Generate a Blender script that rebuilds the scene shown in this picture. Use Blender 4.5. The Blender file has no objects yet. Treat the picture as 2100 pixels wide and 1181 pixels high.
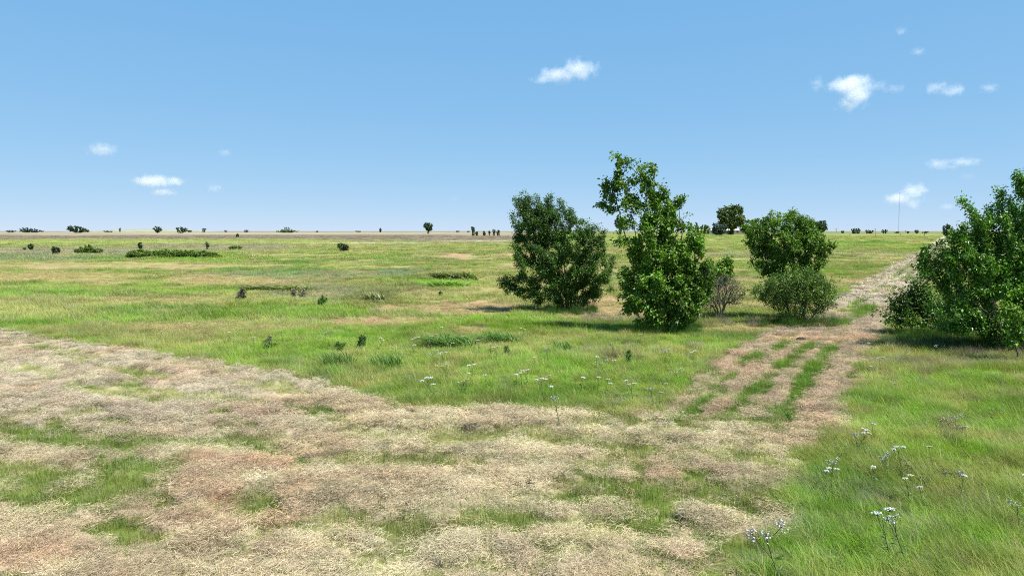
import bpy, math, random
import numpy as np
from math import radians, sin, cos, tan, pi

rng = np.random.default_rng(7)
random.seed(7)
scene = bpy.context.scene
COL = scene.collection

# ------------------------------------------------------------------ camera, sky, sun, exposure
H = 3.5                      # camera height
F = 1400.0                   # focal length in photo pixels (2100 wide)
HOR = 474.0                  # row of the true horizon in the photo
PITCH = math.atan((590.5 - HOR) / F)
cam_data = bpy.data.cameras.new("camera")
cam_data.sensor_width = 36.0
cam_data.lens = 36.0 * F / 2100.0
cam_data.clip_start = 0.1
cam_data.clip_end = 40000
cam = bpy.data.objects.new("camera", cam_data)
COL.objects.link(cam)
cam.location = (0, 0, H)
cam.rotation_euler = (pi / 2 - PITCH, 0, 0)
scene.camera = cam

SUN_EL, SUN_AZ = radians(61), radians(118)      # azimuth clockwise from +Y
world = bpy.data.worlds.new("World")
scene.world = world
world.use_nodes = True
wn = world.node_tree
bg = wn.nodes["Background"]
sky = wn.nodes.new("ShaderNodeTexSky")
sky.sky_type = 'NISHITA'
sky.sun_disc = False
sky.sun_elevation = SUN_EL
sky.sun_rotation = SUN_AZ
sky.altitude = 0
sky.air_density = 0.4
sky.dust_density = 0.0
sky.ozone_density = 3.0
# the photograph's processing flattens the sky's contrast: grade the sky colour channel by channel
sp = wn.nodes.new("ShaderNodeSeparateColor"); cb = wn.nodes.new("ShaderNodeCombineColor")
wn.links.new(sky.outputs[0], sp.inputs[0])
for ch, (gam, amp) in enumerate([(0.52, 0.82), (0.265, 0.82), (0.12, 0.955)]):
    pw = wn.nodes.new("ShaderNodeMath"); pw.operation = 'POWER'; pw.inputs[1].default_value = gam
    ml = wn.nodes.new("ShaderNodeMath"); ml.operation = 'MULTIPLY'; ml.inputs[1].default_value = amp * 0.1 ** gam * 10
    wn.links.new(sp.outputs[ch], pw.inputs[0]); wn.links.new(pw.outputs[0], ml.inputs[0])
    wn.links.new(ml.outputs[0], cb.inputs[ch])
wn.links.new(cb.outputs[0], bg.inputs[0])
EXPO = 0.86
bg.inputs[1].default_value = 0.1 / 2 ** EXPO

sun_d = bpy.data.lights.new("sun", 'SUN')
sun_d.energy = 5.0
sun_d.angle = radians(0.53)
sun_d.color = (1.0, 0.95, 0.87)
sun = bpy.data.objects.new("sun", sun_d)
COL.objects.link(sun)
sun.rotation_euler = (pi / 2 - SUN_EL, 0, -SUN_AZ + pi)
sun.location = (20, -10, 40)

vs = scene.view_settings
vs.view_transform = 'Standard'
vs.look = 'None'
vs.exposure = EXPO
vs.gamma = 1.0
vs.use_curve_mapping = False
scene.cycles.volume_bounces = 6
scene.cycles.max_bounces = 8
scene.cycles.transparent_max_bounces = 8
scene.cycles.use_denoising = False
scene.cycles.use_adaptive_sampling = False
scene.cycles.filter_width = 1.05
scene.cycles.diffuse_bounces = 3
scene.cycles.volume_step_rate = 0.6

# ------------------------------------------------------------------ numpy helpers
def _hash(ix, iy, seed):
    h = (ix.astype(np.int64) * 374761393 + iy.astype(np.int64) * 668265263 + seed * 1442695041) & 0xFFFFFFFF
    h = ((h ^ (h >> 13)) * 1274126177) & 0xFFFFFFFF
    h = h ^ (h >> 16)
    return (h & 0xFFFF) / 65535.0

def vnoise(x, y, seed=0):
    x = np.asarray(x, float); y = np.asarray(y, float)
    ix = np.floor(x); iy = np.floor(y)
    fx = x - ix; fy = y - iy
    fx = fx * fx * (3 - 2 * fx); fy = fy * fy * (3 - 2 * fy)
    a = _hash(ix, iy, seed); b = _hash(ix + 1, iy, seed)
    c = _hash(ix, iy + 1, seed); d = _hash(ix + 1, iy + 1, seed)
    return (a * (1 - fx) + b * fx) * (1 - fy) + (c * (1 - fx) + d * fx) * fy

def fbm(x, y, seed=0, octv=4):
    s = 0; amp = 0.5; tot = 0
    for i in range(octv):
        s = s + amp * vnoise(x * 2 ** i + 17.3 * i, y * 2 ** i - 9.1 * i, seed + i)
        tot += amp; amp *= 0.55
    return s / tot

def sstep(a, b, x):
    t = np.clip((x - a) / (b - a), 0, 1)
    return t * t * (3 - 2 * t)

def lin(r, g, b):
    v = np.array([r, g, b]) / 255.0
    return np.where(v <= 0.04045, v / 12.92, ((v + 0.055) / 1.055) ** 2.4)

# ------------------------------------------------------------------ terrain
def rise(y):
    return 2.0 * sstep(50, 330, np.asarray(y, float))

def height(x, y):
    x = np.asarray(x, float); y = np.asarray(y, float)
    near = 1 - sstep(40, 120, y)
    h = rise(y) + 0.16 * (fbm(x / 7, y / 7, 5, 3) - 0.5) * sstep(4, 14, y)
    h = h + near * 0.07 * (fbm(x / 0.9, y / 0.9, 11, 3) - 0.5)
    m = mown(x, y)
    h = h + near * m * (0.10 * (swath(x, y) - 0.35) + 0.15 * (fbm(x / 0.55, y / 0.35, 13, 2) - 0.5))
    return h

def ray(px, py):
    dx = (px - 1050.0) / F; dz = -(py - 590.5) / F
    return np.array([dx, cos(PITCH) + dz * sin(PITCH), -sin(PITCH) + dz * cos(PITCH)])

def G(px, py):
    """photo pixel -> point of the (smooth) terrain"""
    d = ray(px, py)
    t = np.concatenate([np.linspace(3, 60, 1200), np.geomspace(60.1, 4000, 3000)])
    z = H + t * d[2]
    k = np.argmax(z <= rise(t * d[1]))
    if z[k] > rise(t[k] * d[1]): k = len(t) - 1
    return np.array([t[k] * d[0], t[k] * d[1]])

def at_depth(px, py, Y):
    d = ray(px, py)
    t = Y / d[1]
    return np.array([t * d[0], Y, H + t * d[2]])

EDGE_PX = [(-700, 610), (-300, 648), (0, 680), (150, 700), (300, 725), (450, 750), (580, 770), (680, 800), (760, 825), (830, 842), (950, 845), (1100, 843), (1250, 848), (1400, 858), (1700, 862)]
EDGE = np.array([G(*p) for p in EDGE_PX])
RIGHT_PX = [(1440, 1700), (1500, 1500), (1565, 1181), (1600, 1040), (1640, 950), (1718, 880), (1748, 820), (1780, 740)]
RIGHT = np.array([G(*p) for p in RIGHT_PX])
def x_left(y):
    return 5.7 + 0.655 * (y - 18.4) + 0.9 * (1 - sstep(12.5, 17, y))
def x_right(y):
    far = 9.55 + 0.655 * (y - 18.4)
    near = np.interp(y, RIGHT[:, 1], RIGHT[:, 0])
    return np.where(y > RIGHT[-1, 1], far, near)
def y_edge(x):
    return np.interp(x, EDGE[:, 0], EDGE[:, 1])
def edge_wob(x, y):
    return (fbm(x * 1.3, y * 1.3, 31, 3) - 0.5)
def mown_raw(x, y):
    """signed metres inside the mown area (approx)"""
    w = 0.55 * edge_wob(x, y)
    a = (y_edge(x) - y) * 0.9
    b = (x - x_left(y)) * 0.83
    ins = np.maximum(a, np.where(y > 11.5, b, -9))
    return np.minimum(ins, (x_right(y) - x) * 0.83 * 0.95) + w
def mown(x, y):
    return sstep(-0.06, 0.10, mown_raw(np.asarray(x, float), np.asarray(y, float))) * (np.asarray(y) < 420)

# distance to the mown edge and arc position along it, for the swaths the mower left
_seg = []
for i in range(len(EDGE) - 1):
    a, b = EDGE[i], EDGE[i + 1]
    _seg.append((a, b, np.linalg.norm(b - a)))
def swath_coords(x, y):
    best = np.full(x.shape, 1e9); arc = np.zeros(x.shape); s0 = 0
    for a, b, L in _seg:
        t = np.clip(((x - a[0]) * (b[0] - a[0]) + (y - a[1]) * (b[1] - a[1])) / L ** 2, 0, 1)
        d = np.hypot(x - a[0] - t * (b[0] - a[0]), y - a[1] - t * (b[1] - a[1]))
        m = d < best
        best = np.where(m, d, best); arc = np.where(m, s0 + t * L, arc); s0 += L
    return best, arc
def track_u(x, y):
    return (x - x_left(y)) / np.maximum(x_right(y) - x_left(y), 0.5)
def in_track(x, y):
    return (y > 12.6) & (x > x_left(y) - 0.6) & (y > y_edge(x) - 1.2)
TRACK_GREEN = []
for px, py, rx, ry in [(1609, 710, 22, 10), (1658, 714, 20, 10), (1700, 721, 21, 11), (1545, 741, 30, 10), (1615, 746, 28, 14), (1668, 759, 31, 20), (1487, 788, 20, 11), (1560, 800, 34, 19), (1638, 809, 28, 16),
                       (1437, 834, 32, 20), (1508, 850, 36, 20), (1586, 862, 37, 24), (1755, 762, 14, 12), (1770, 640, 26, 9), (1725, 665, 22, 8)]:
    c0 = G(px, py); k = c0[1] / F
    TRACK_GREEN.append((c0[0], c0[1], 0.86 * rx * k, 0.78 * (G(px, py - ry)[1] - G(px, py + ry)[1])))
GREEN_SEG = [(G(a, b), G(c, d), w, sgn) for a, b, c, d, w, sgn in [(-60, 868, 205, 932, .42, -1), (190, 942, 400, 985, .36, -1), (-40, 955, 100, 985, .5, -1), (140, 1005, 350, 1008, .75, -1), (-40, 1025, 130, 1050, .6, -1), (-80, 905, 330, 980, .22, 1), (-40, 990, 140, 1000, .2, 1), (380, 960, 480, 1050, .4, 1),
            (-40, 1070, 160, 1125, .25, 1), (470, 1030, 560, 1050, .3, -1), (900, 915, 1120, 905, .3, -1), (330, 808, 720, 862, .35, -1), (160, 800, 330, 835, .3, -1), (1270, 1000, 1340, 1060, .5, -1), (960, 1085, 1080, 1062, .35, -1), (230, 1085, 330, 1120, .3, -1)]]
def swath(x, y):
    """0..1 : how much cut hay lies here"""
    x = np.asarray(x, float); y = np.asarray(y, float)
    d, s = swath_coords(x, y)
    wv = fbm(x / 3, y / 3, 51, 2) - 0.5
    base = fbm(d * 1.9 + wv * 0.8, s * 0.22, 41, 4)
    blot = fbm(x * 0.8, y * 0.8, 43, 4)
    fine = fbm(x * 3.2, y * 3.2, 44, 3)
    lf = sstep(2, -4, x - 0.3 * y + 3)
    fg = (0.34 + 0.26 * lf) * base + (0.32 - 0.22 * lf) * blot + 0.32 * fine
    fg = sstep(0.40, 0.57, fg)
    for a, b, w, sgn in GREEN_SEG:
        L2 = ((b - a) ** 2).sum()
        t = np.clip(((x - a[0]) * (b[0] - a[0]) + (y - a[1]) * (b[1] - a[1])) / L2, 0, 1)
        dd = np.hypot(x - a[0] - t * (b[0] - a[0]), y - a[1] - t * (b[1] - a[1])) / w + 1.6 * (fine - 0.5)
        q = sstep(1.1, 0.7, dd) * 0.95
        fg = fg * (1 - q) + q * (sgn > 0)
    u = track_u(x, y); v = y * 1.2
    un = u + 0.05 * (fbm(x * 1.4, y * 1.4, 61, 3) - 0.5)
    nearp = 1 - sstep(26, 34, y)
    gaps = fbm(v * 0.42 + 3, u * 0.8, 62, 2)
    g1 = sstep(0.05, 0, np.abs(un - 0.39) - 0.085 * (0.55 + 0.6 * nearp)) * sstep(0.38, 0.46, gaps + 0.05 * nearp)
    g2 = sstep(0.05, 0, np.abs(un - 0.65) - 0.08 * (0.55 + 0.6 * nearp)) * sstep(0.38, 0.46, fbm(v * 0.40 + 9, u, 63, 2) + 0.05 * nearp)
    g3 = sstep(0.06, 0, np.abs(un - 0.12) - 0.09) * sstep(0.44, 0.52, fbm(v * 0.5 + 1, u, 64, 2)) * nearp
    gb = np.zeros(x.shape)
    for cx, cy, rx, ry in TRACK_GREEN:
        dd = np.hypot((x - cx - 0.62 * (y - cy)) / rx, (y - cy) / ry) + 1.0 * (fine - 0.5)
        gb = np.maximum(gb, sstep(1.15, 0.8, dd))
    farp = sstep(26, 30, y)
    tr = 1 - np.clip((g1 + g2 + g3) * farp + gb, 0, 1) * 0.97
    tr = tr * (0.86 + 0.14 * fine)
    return np.where(in_track(x, y), tr, fg)

# ------------------------------------------------------------------ what colour things grow in, by place
K = 0.66
def P(r, g, b): return lin(r, g, b) * K
HAY = P(244, 228, 186); HAYP = P(230, 210, 172); HAYG = P(222, 206, 184); BARE = P(230, 188, 154)
STUB = P(190, 194, 116); STUBG = P(140, 164, 74); STUBD = P(128, 138, 74)
M_YEL = P(196, 202, 118); M_GRN = P(146, 186, 62); M_DEEP = P(104, 154, 46); M_TAN = P(206, 186, 134)
M_PINK = P(216, 180, 146); M_BLUE = P(118, 160, 118); M_OLIVE = P(132, 140, 78); M_BRIGHT = P(146, 204, 50)
M_GREY = P(172, 166, 140); F_PURP = P(160, 148, 128); F_STRAW = P(214, 196, 160); F_YG = P(178, 190, 104); F_PALE = P(224, 214, 184)
M_SHADEG = P(70, 104, 44)  # green darkened to paint the shade beneath the broad tree's crown

PATCH_PX = [
    # px, py, rx, ry, colour, strength
    (960, 635, 110, 14, M_PINK, .95), (800, 637, 26, 9, M_PINK, 1), (590, 632, 40, 6, M_PINK, .8), (735, 660, 60, 7, M_PINK, .85),
    (1240, 640, 120, 13, M_PINK, .95), (965, 676, 36, 7, M_PINK, .8), (430, 575, 130, 12, M_TAN, .7), (90, 570, 190, 14, M_TAN, .7),
    (250, 545, 250, 8, M_TAN, .65), (530, 660, 120, 8, M_YEL, .6), (250, 620, 230, 10, M_TAN, .45), (120, 640, 200, 14, M_YEL, .5), (700, 605, 190, 9, M_BLUE, .12),
    (640, 563, 200, 8, M_BLUE, .45), (820, 558, 45, 6, M_BLUE, .6), (935, 525, 30, 4, M_PINK, .9), (1060, 523, 30, 4, M_PINK, .7),
    (700, 588, 150, 12, M_OLIVE, .35), (640, 600, 110, 16, M_GREY, .5), (770, 612, 45, 11, M_OLIVE, .8), (340, 527, 190, 9, M_GRN, .7), (100, 515, 220, 10, M_GREY, .7), (60, 530, 160, 6, M_BLUE, .5),
    (430, 505, 170, 8, M_GREY, .75), (330, 495, 420, 5, F_YG, .9), (920, 580, 60, 9, M_BRIGHT, .9), (870, 640, 700, 12, M_GRN, .25),
    (400, 640, 230, 12, M_DEEP, .6), (620, 640, 160, 14, M_GRN, .8), (1000, 655, 120, 8, M_BRIGHT, .6), (1120, 668, 170, 8, M_GRN, .8),
    (1150, 700, 260, 18, M_YEL, .6), (1230, 730, 120, 14, M_GREY, .35), (1380, 735, 100, 16, M_YEL, .5), (950, 725, 250, 20, M_YEL, .25),
    (1330, 705, 190, 8, M_GRN, .7), (1500, 690, 120, 9, M_DEEP, .75), (1560, 678, 120, 6, M_PINK, .55), (1180, 770, 290, 35, M_BRIGHT, .45), (1000, 815, 330, 22, M_DEEP, .5), (650, 760, 120, 20, M_DEEP, .45),
    (1450, 790, 40, 50, M_DEEP, .5), (1620, 700, 45, 7, M_PINK, .9),
    (1490, 650, 140, 9, M_GRN, .7), (1790, 497, 60, 3, M_DEEP, .7), (1680, 555, 120, 6, M_GRN, .8), (1500, 545, 110, 8, M_BRIGHT, .45), (1800, 520, 90, 6, M_GREY, .35), (1560, 520, 140, 6, M_GREY, .4), (1470, 590, 60, 8, M_PINK, .5),
    (970, 494, 110, 1.2, F_PALE, .7), (760, 499, 130, 1.2, F_PALE, .5), (1900, 700, 110, 12, M_SHADEG, .75), (2000, 715, 120, 14, M_SHADEG, .8),
    (1950, 745, 190, 10, M_GREY, .55), (1950, 790, 150, 25, M_BRIGHT, .5), (1850, 830, 100, 25, M_BRIGHT, .6), (2040, 850, 90, 25, M_GRN, .5), (1960, 930, 130, 22, M_BRIGHT, .45),
    (1800, 1020, 60, 25, M_GREY, .5), (1660, 1090, 40, 35, M_GREY, .45), (1980, 1020, 60, 30, M_YEL, .4), (2060, 1040, 70, 60, M_OLIVE, .35), (1900, 1130, 200, 60, M_GRN, .5), (1750, 1050, 120, 60, M_DEEP, .4), (1760, 970, 100, 40, M_DEEP, .5),
    # mown side
    (220, 915, 260, 13, STUBG, .9), (60, 890, 90, 10, STUBG, .8), (300, 965, 110, 14, STUBG, .9), (60, 1010, 110, 40, STUBG, .75), (220, 1000, 150, 40, STUBG, .55), (340, 820, 130, 10, STUB, .5),
    (900, 900, 220, 14, STUB, .6), (1310, 1030, 60, 40, STUBG, .7), (1150, 900, 180, 20, STUB, .4), (1350, 945, 160, 18, STUB, .6), (1480, 880, 150, 14, STUB, .6),
    (1020, 1070, 80, 26, STUBG, .65), (520, 1035, 45, 18, STUBG, .6), (420, 950, 40, 10, BARE, .7), (560, 960, 50, 14, BARE, .8), (450, 1030, 30, 22, BARE, .8), (560, 1065, 40, 14, BARE, .5), (760, 980, 180, 20, HAYP, .5), (60, 1150, 120, 20, BARE, .6), (900, 960, 100, 12, BARE, .4),
    (1700, 698, 110, 8, BARE, .7), (1790, 640, 60, 10, BARE, .4),
    (1590, 990, 60, 50, STUB, .6), (1000, 990, 120, 20, HAYP, .6),
]
PATCH = []
for px, py, rx, ry, c, s in PATCH_PX:
    c0 = G(px, py)
    k = c0[1] / F
    y1 = G(px, max(py - ry, 476))[1]; y2 = G(px, py + ry)[1]
    PATCH.append((c0[0], 0.5 * (y1 + y2), rx * k, max(0.5 * (y1 - y2), 0.3), c0[0] / c0[1], c, s, float(mown(np.array([c0[0]]), np.array([c0[1]]))[0]) > .5))

def mixc(c, col, w):
    return c * (1 - w)[:, None] + col[None, :] * w[:, None]

def colours(x, y):
    """albedo of whatever covers the ground at x, y : (meadow colour, mown colour, hay amount)"""
    n = len(x)
    R = np.hypot(x, y)
    # ---- meadow
    yl = 16 * np.log(np.maximum(y, 4.0))
    a = fbm(x / 9, y / 6, 71, 4); b = fbm(x / 3.2, y / 2.0, 72, 4); cc = fbm(x / 1.1, y / 0.8, 73, 3)
    big = fbm(x / 34, y / 22, 74, 4)
    c = np.tile(M_GRN, (n, 1))
    c = mixc(c, M_YEL, 0.85 * sstep(0.34, 0.58, 0.55 * a + 0.45 * b))
    c = mixc(c, M_DEEP, 0.65 * sstep(0.50, 0.70, 0.5 * fbm(x / 6 + 40, y / 3.5, 75, 4) + 0.5 * cc))
    c = mixc(c, M_TAN, 0.8 * sstep(0.46, 0.60, 0.4 * big + 0.6 * fbm(x / 7, yl, 76, 4)) * sstep(16, 30, y))
    c = mixc(c, M_BRIGHT, 0.5 * sstep(0.52, 0.7, fbm(x / 4, y / 4, 77, 3)) * (1 - sstep(40, 80, y)))
    c = mixc(c, M_OLIVE, 0.5 * sstep(0.55, 0.72, fbm(x / 2.5, y / 1.3, 78, 3)) * sstep(20, 40, y))
    c = mixc(c, M_DEEP, 0.55 * sstep(0.55, 0.68, fbm(x / 8 + 3, yl, 94, 4)) * sstep(18, 34, y))
    c = mixc(c, M_PINK, 0.7 * sstep(0.60, 0.68, fbm(x / 4 + 7, yl, 95, 4)) * sstep(20, 30, y) * (1 - sstep(70, 110, y)))
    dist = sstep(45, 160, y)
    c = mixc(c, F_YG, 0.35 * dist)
    left = sstep(0.04, -0.04, x / np.maximum(y, 1) - 0.03)
    band = fbm(x / 90, y / 26, 79, 4)
    yy = y + 60 * (band - 0.5) + 0.08 * x
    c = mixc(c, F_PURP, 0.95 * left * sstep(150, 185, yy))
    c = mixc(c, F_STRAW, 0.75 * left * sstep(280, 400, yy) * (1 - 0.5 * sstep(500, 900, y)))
    c = mixc(c, F_PALE, 0.5 * left * sstep(0.55, 0.62, fbm(x / 60, y / 25, 80, 3)) * sstep(230, 300, y))
    c = mixc(c, P(150, 154, 98), 0.7 * (1 - left) * sstep(240, 420, y))
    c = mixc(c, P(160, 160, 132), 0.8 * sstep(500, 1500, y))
    # ---- mown
    s = swath(x, y)
    fn = fbm(x / 0.7, y / 0.7, 81, 3); md = fbm(x / 2.4, y / 2.4, 82, 3)
    m = np.tile(STUB, (n, 1))
    m = mixc(m, STUBG, sstep(0.42, 0.62, 0.5 * fn + 0.5 * md))
    m = mixc(m, STUBD, 0.6 * sstep(0.5, 0.7, fbm(x / 1.2 + 9, y / 1.2, 83, 3)))
    hay = np.tile(HAY, (n, 1))
    hay = mixc(hay, HAYP, sstep(0.40, 0.62, 0.6 * md + 0.4 * fn))
    hay = mixc(hay, P(212, 184, 156), 0.8 * in_track(x, y))
    hay = mixc(hay, HAYG, 0.8 * sstep(18, 32, y))
    lft = sstep(-1, -6, x) * sstep(10, 13, y)
    hay = mixc(hay, HAYG, 0.6 * lft)
    hay = mixc(hay, BARE, 0.35 * sstep(0.56, 0.68, fbm(x / 1.6 + 5, y / 1.6, 84, 3)))
    sc = 1.0 * s
    # ---- painted patches (real colours at their own place, plus shade under the broad tree)
    for cx, cy, rx, ry, sl, pc, st, onmown in PATCH:
        sel = np.abs(y - cy) < 2.2 * ry
        if not sel.any(): continue
        xs, ys = x[sel], y[sel]
        u = (xs - cx - sl * (ys - cy)) / rx; v = (ys - cy) / ry
        sx = min(max(rx * 0.35, 0.4), 6); sy = min(max(ry * 0.6, 0.4), 8)
        d = np.hypot(u, v) + 1.3 * (fbm(xs / sx, ys / sy, 90, 4) - 0.5)
        w = st * sstep(1.3, 0.8, d)
        if onmown:
            if pc is BARE or pc is HAYP or pc is HAY or pc is M_PINK:
                sc[sel] = sc[sel] * (1 - 0.6 * w) + 0.6 * w
                hay[sel] = mixc(hay[sel], pc, w)
            else:
                sc[sel] = sc[sel] * (1 - w)
                m[sel] = mixc(m[sel], pc, w)
        else:
            c[sel] = mixc(c[sel], pc, w)
    return c, m, hay, np.clip(sc, 0, 1)

# ------------------------------------------------------------------ object helpers
def tag(o, label=None, cat=None, group=None, kind=None):
    if label: o["label"] = label
    if cat: o["category"] = cat
    if group: o["group"] = group
    if kind: o["kind"] = kind
    return o

def mesh_np(name, V, faces, mat=None, attrs=None, smooth=False):
    """faces: list of int arrays (n,3) / (n,4)"""
    me = bpy.data.meshes.new(name)
    V = np.ascontiguousarray(V, dtype=np.float32)
    me.vertices.add(len(V)); me.vertices.foreach_set("co", V.ravel())
    if not isinstance(faces, (list, tuple)): faces = [faces]
    faces = [np.asarray(f, dtype=np.int32) for f in faces if len(f)]
    if faces:
        loops = np.concatenate([f.ravel() for f in faces])
        sizes = np.concatenate([np.full(len(f), f.shape[1], np.int32) for f in faces])
        me.loops.add(len(loops)); me.loops.foreach_set("vertex_index", loops)
        me.polygons.add(len(sizes))
        st = np.concatenate([[0], np.cumsum(sizes)[:-1]]).astype(np.int32)
        me.polygons.foreach_set("loop_start", st)
        me.polygons.foreach_set("loop_total", sizes)
        if smooth: me.polygons.foreach_set("use_smooth", np.ones(len(sizes), bool))
    for k, (typ, arr) in (attrs or {}).items():
        at = me.attributes.new(k, typ, 'POINT')
        fld = {'FLOAT': 'value', 'INT': 'value', 'FLOAT_VECTOR': 'vector', 'FLOAT_COLOR': 'color'}[typ]
        at.data.foreach_set(fld, np.ascontiguousarray(arr).ravel())
    if mat: me.materials.append(mat)
    me.update(calc_edges=True)
    me.validate()
    return me

def link(name, me, parent=None, loc=None):
    o = bpy.data.objects.new(name, me)
    COL.objects.link(o)
    if parent is not None: o.parent = parent
    if loc is not None: o.location = loc
    return o

def empty(name, loc):
    o = bpy.data.objects.new(name, None)
    o.empty_display_size = 0.3
    COL.objects.link(o); o.location = loc
    return o

def copy_tree(o, parent=None):
    c = o.copy(); COL.objects.link(c)
    if parent is not None: c.parent = parent
    for ch in o.children: copy_tree(ch, c)
    return c

def tubes(chains, sides=5):
    """chains: list of (points n,3 ; radii n) -> verts, quads"""
    V = []; Q = []; off = 0
    ang = np.arange(sides) * 2 * pi / sides
    for pts, rad in chains:
        n = len(pts)
        if n < 2: continue
        t = np.gradient(pts, axis=0)
        t /= np.linalg.norm(t, axis=1)[:, None] + 1e-9
        ref = np.where(np.abs(t[:, 2:3]) < 0.9, np.array([[0, 0, 1.0]]), np.array([[1.0, 0, 0]]))
        a = np.cross(t, ref); a /= np.linalg.norm(a, axis=1)[:, None] + 1e-9
        b = np.cross(t, a)
        ring = pts[:, None, :] + rad[:, None, None] * (a[:, None, :] * np.cos(ang)[None, :, None] + b[:, None, :] * np.sin(ang)[None, :, None])
        V.append(ring.reshape(-1, 3))
        i = np.arange(n - 1)[:, None] * sides + np.arange(sides)[None, :]
        j = np.arange(n - 1)[:, None] * sides + (np.arange(sides)[None, :] + 1) % sides
        Q.append(np.stack([i, j, j + sides, i + sides], -1).reshape(-1, 4) + off)
        off += n * sides
    return np.concatenate(V), np.concatenate(Q)

# ------------------------------------------------------------------ materials
def nodes(mat):
    mat.use_nodes = True
    nt = mat.node_tree; nt.nodes.clear()
    return nt, nt.nodes.new("ShaderNodeOutputMaterial")

def N(nt, t, **kw):
    n = nt.nodes.new(t)
    for k, v in kw.items(): setattr(n, k, v)
    return n

def leafy(nt, out, colour_socket, trans=0.35, gloss=0.05, rough=0.45, tcol=(1.0, 1.0, 0.55)):
    d = N(nt, "ShaderNodeBsdfDiffuse"); t = N(nt, "ShaderNodeBsdfTranslucent"); g = N(nt, "ShaderNodeBsdfGlossy")
    g.inputs["Roughness"].default_value = rough
    g.inputs["Color"].default_value = (1, 1, 1, 1)
    mt = N(nt, "ShaderNodeMix", data_type='RGBA', blend_type='MULTIPLY')
    mt.inputs[0].default_value = 1.0
    mt.inputs[7].default_value = (*tcol, 1)
    nt.links.new(colour_socket, mt.inputs[6])
    nt.links.new(colour_socket, d.inputs[0]); nt.links.new(mt.outputs[2], t.inputs[0])
    m1 = N(nt, "ShaderNodeMixShader"); m1.inputs[0].default_value = trans
    nt.links.new(d.outputs[0], m1.inputs[1]); nt.links.new(t.outputs[0], m1.inputs[2])
    m2 = N(nt, "ShaderNodeMixShader"); m2.inputs[0].default_value = gloss
    nt.links.new(m1.outputs[0], m2.inputs[1]); nt.links.new(g.outputs[0], m2.inputs[2])
    nt.links.new(m2.outputs[0], out.inputs[0])

def blade_material(name, trans=0.35, lo=0.7, hi=1.25, gloss=0.03):
    """blade colour = colour of the place it grows (instancer) x a per-blade variation"""
    mat = bpy.data.materials.new(name); nt, out = nodes(mat)
    a = N(nt, "ShaderNodeAttribute", attribute_type='INSTANCER', attribute_name='col')
    v = N(nt, "ShaderNodeAttribute", attribute_type='GEOMETRY', attribute_name='var')
    r = N(nt, "ShaderNodeMapRange"); r.inputs[3].default_value = lo; r.inputs[4].default_value = hi
    nt.links.new(v.outputs["Fac"], r.inputs[0])
    m = N(nt, "ShaderNodeVectorMath", operation='SCALE')
    nt.links.new(a.outputs["Color"], m.inputs[0]); nt.links.new(r.outputs[0], m.inputs["Scale"])
    leafy(nt, out, m.outputs[0], trans, gloss, 0.5, (1.0, 1.0, 0.6))
    return mat

def leaf_material(name, dark, light, trans=0.3, gloss=0.06, rough=0.4):
    mat = bpy.data.materials.new(name); nt, out = nodes(mat)
    v = N(nt, "ShaderNodeAttribute", attribute_type='GEOMETRY', attribute_name='var')
    m = N(nt, "ShaderNodeMix", data_type='RGBA')
    m.inputs[6].default_value = (*dark, 1); m.inputs[7].default_value = (*light, 1)
    nt.links.new(v.outputs["Fac"], m.inputs[0])
    leafy(nt, out, m.outputs[2], trans, gloss, rough, (1.0, 1.25, 0.45))
    return mat

def plain_material(name, c, rough=0.8, var=0.3, scale=6.0, spec=0.2):
    mat = bpy.data.materials.new(name); nt, out = nodes(mat)
    p = N(nt, "ShaderNodeBsdfPrincipled"); p.inputs["Roughness"].default_value = rough
    p.inputs["Specular IOR Level"].default_value = spec
    tc = N(nt, "ShaderNodeTexCoord"); no = N(nt, "ShaderNodeTexNoise"); no.inputs["Scale"].default_value = scale
    no.inputs["Detail"].default_value = 5
    nt.links.new(tc.outputs["Object"], no.inputs["Vector"])
    r = N(nt, "ShaderNodeMapRange"); r.inputs[1].default_value = 0.3; r.inputs[2].default_value = 0.7
    r.inputs[3].default_value = 1 - var; r.inputs[4].default_value = 1 + var
    nt.links.new(no.outputs[0], r.inputs[0])
    m = N(nt, "ShaderNodeVectorMath", operation='SCALE'); m.inputs[0].default_value = c
    nt.links.new(r.outputs[0], m.inputs["Scale"])
    nt.links.new(m.outputs[0], p.inputs["Base Color"]); nt.links.new(p.outputs[0], out.inputs[0])
    return mat

MAT_BARK = plain_material("bark", (0.085, 0.068, 0.052), 0.9, 0.45, 9)
MAT_TWIG = plain_material("grey_twig", (0.17, 0.145, 0.115), 0.9, 0.3, 12)
MAT_BLADE = blade_material("meadow_blade", 0.38, 0.60, 1.40, 0.015)
MAT_STUB = blade_material("stubble_blade", 0.3, 0.62, 1.3)
MAT_HAY = blade_material("hay_straw", 0.15, 0.50, 1.30, 0.02)

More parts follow.
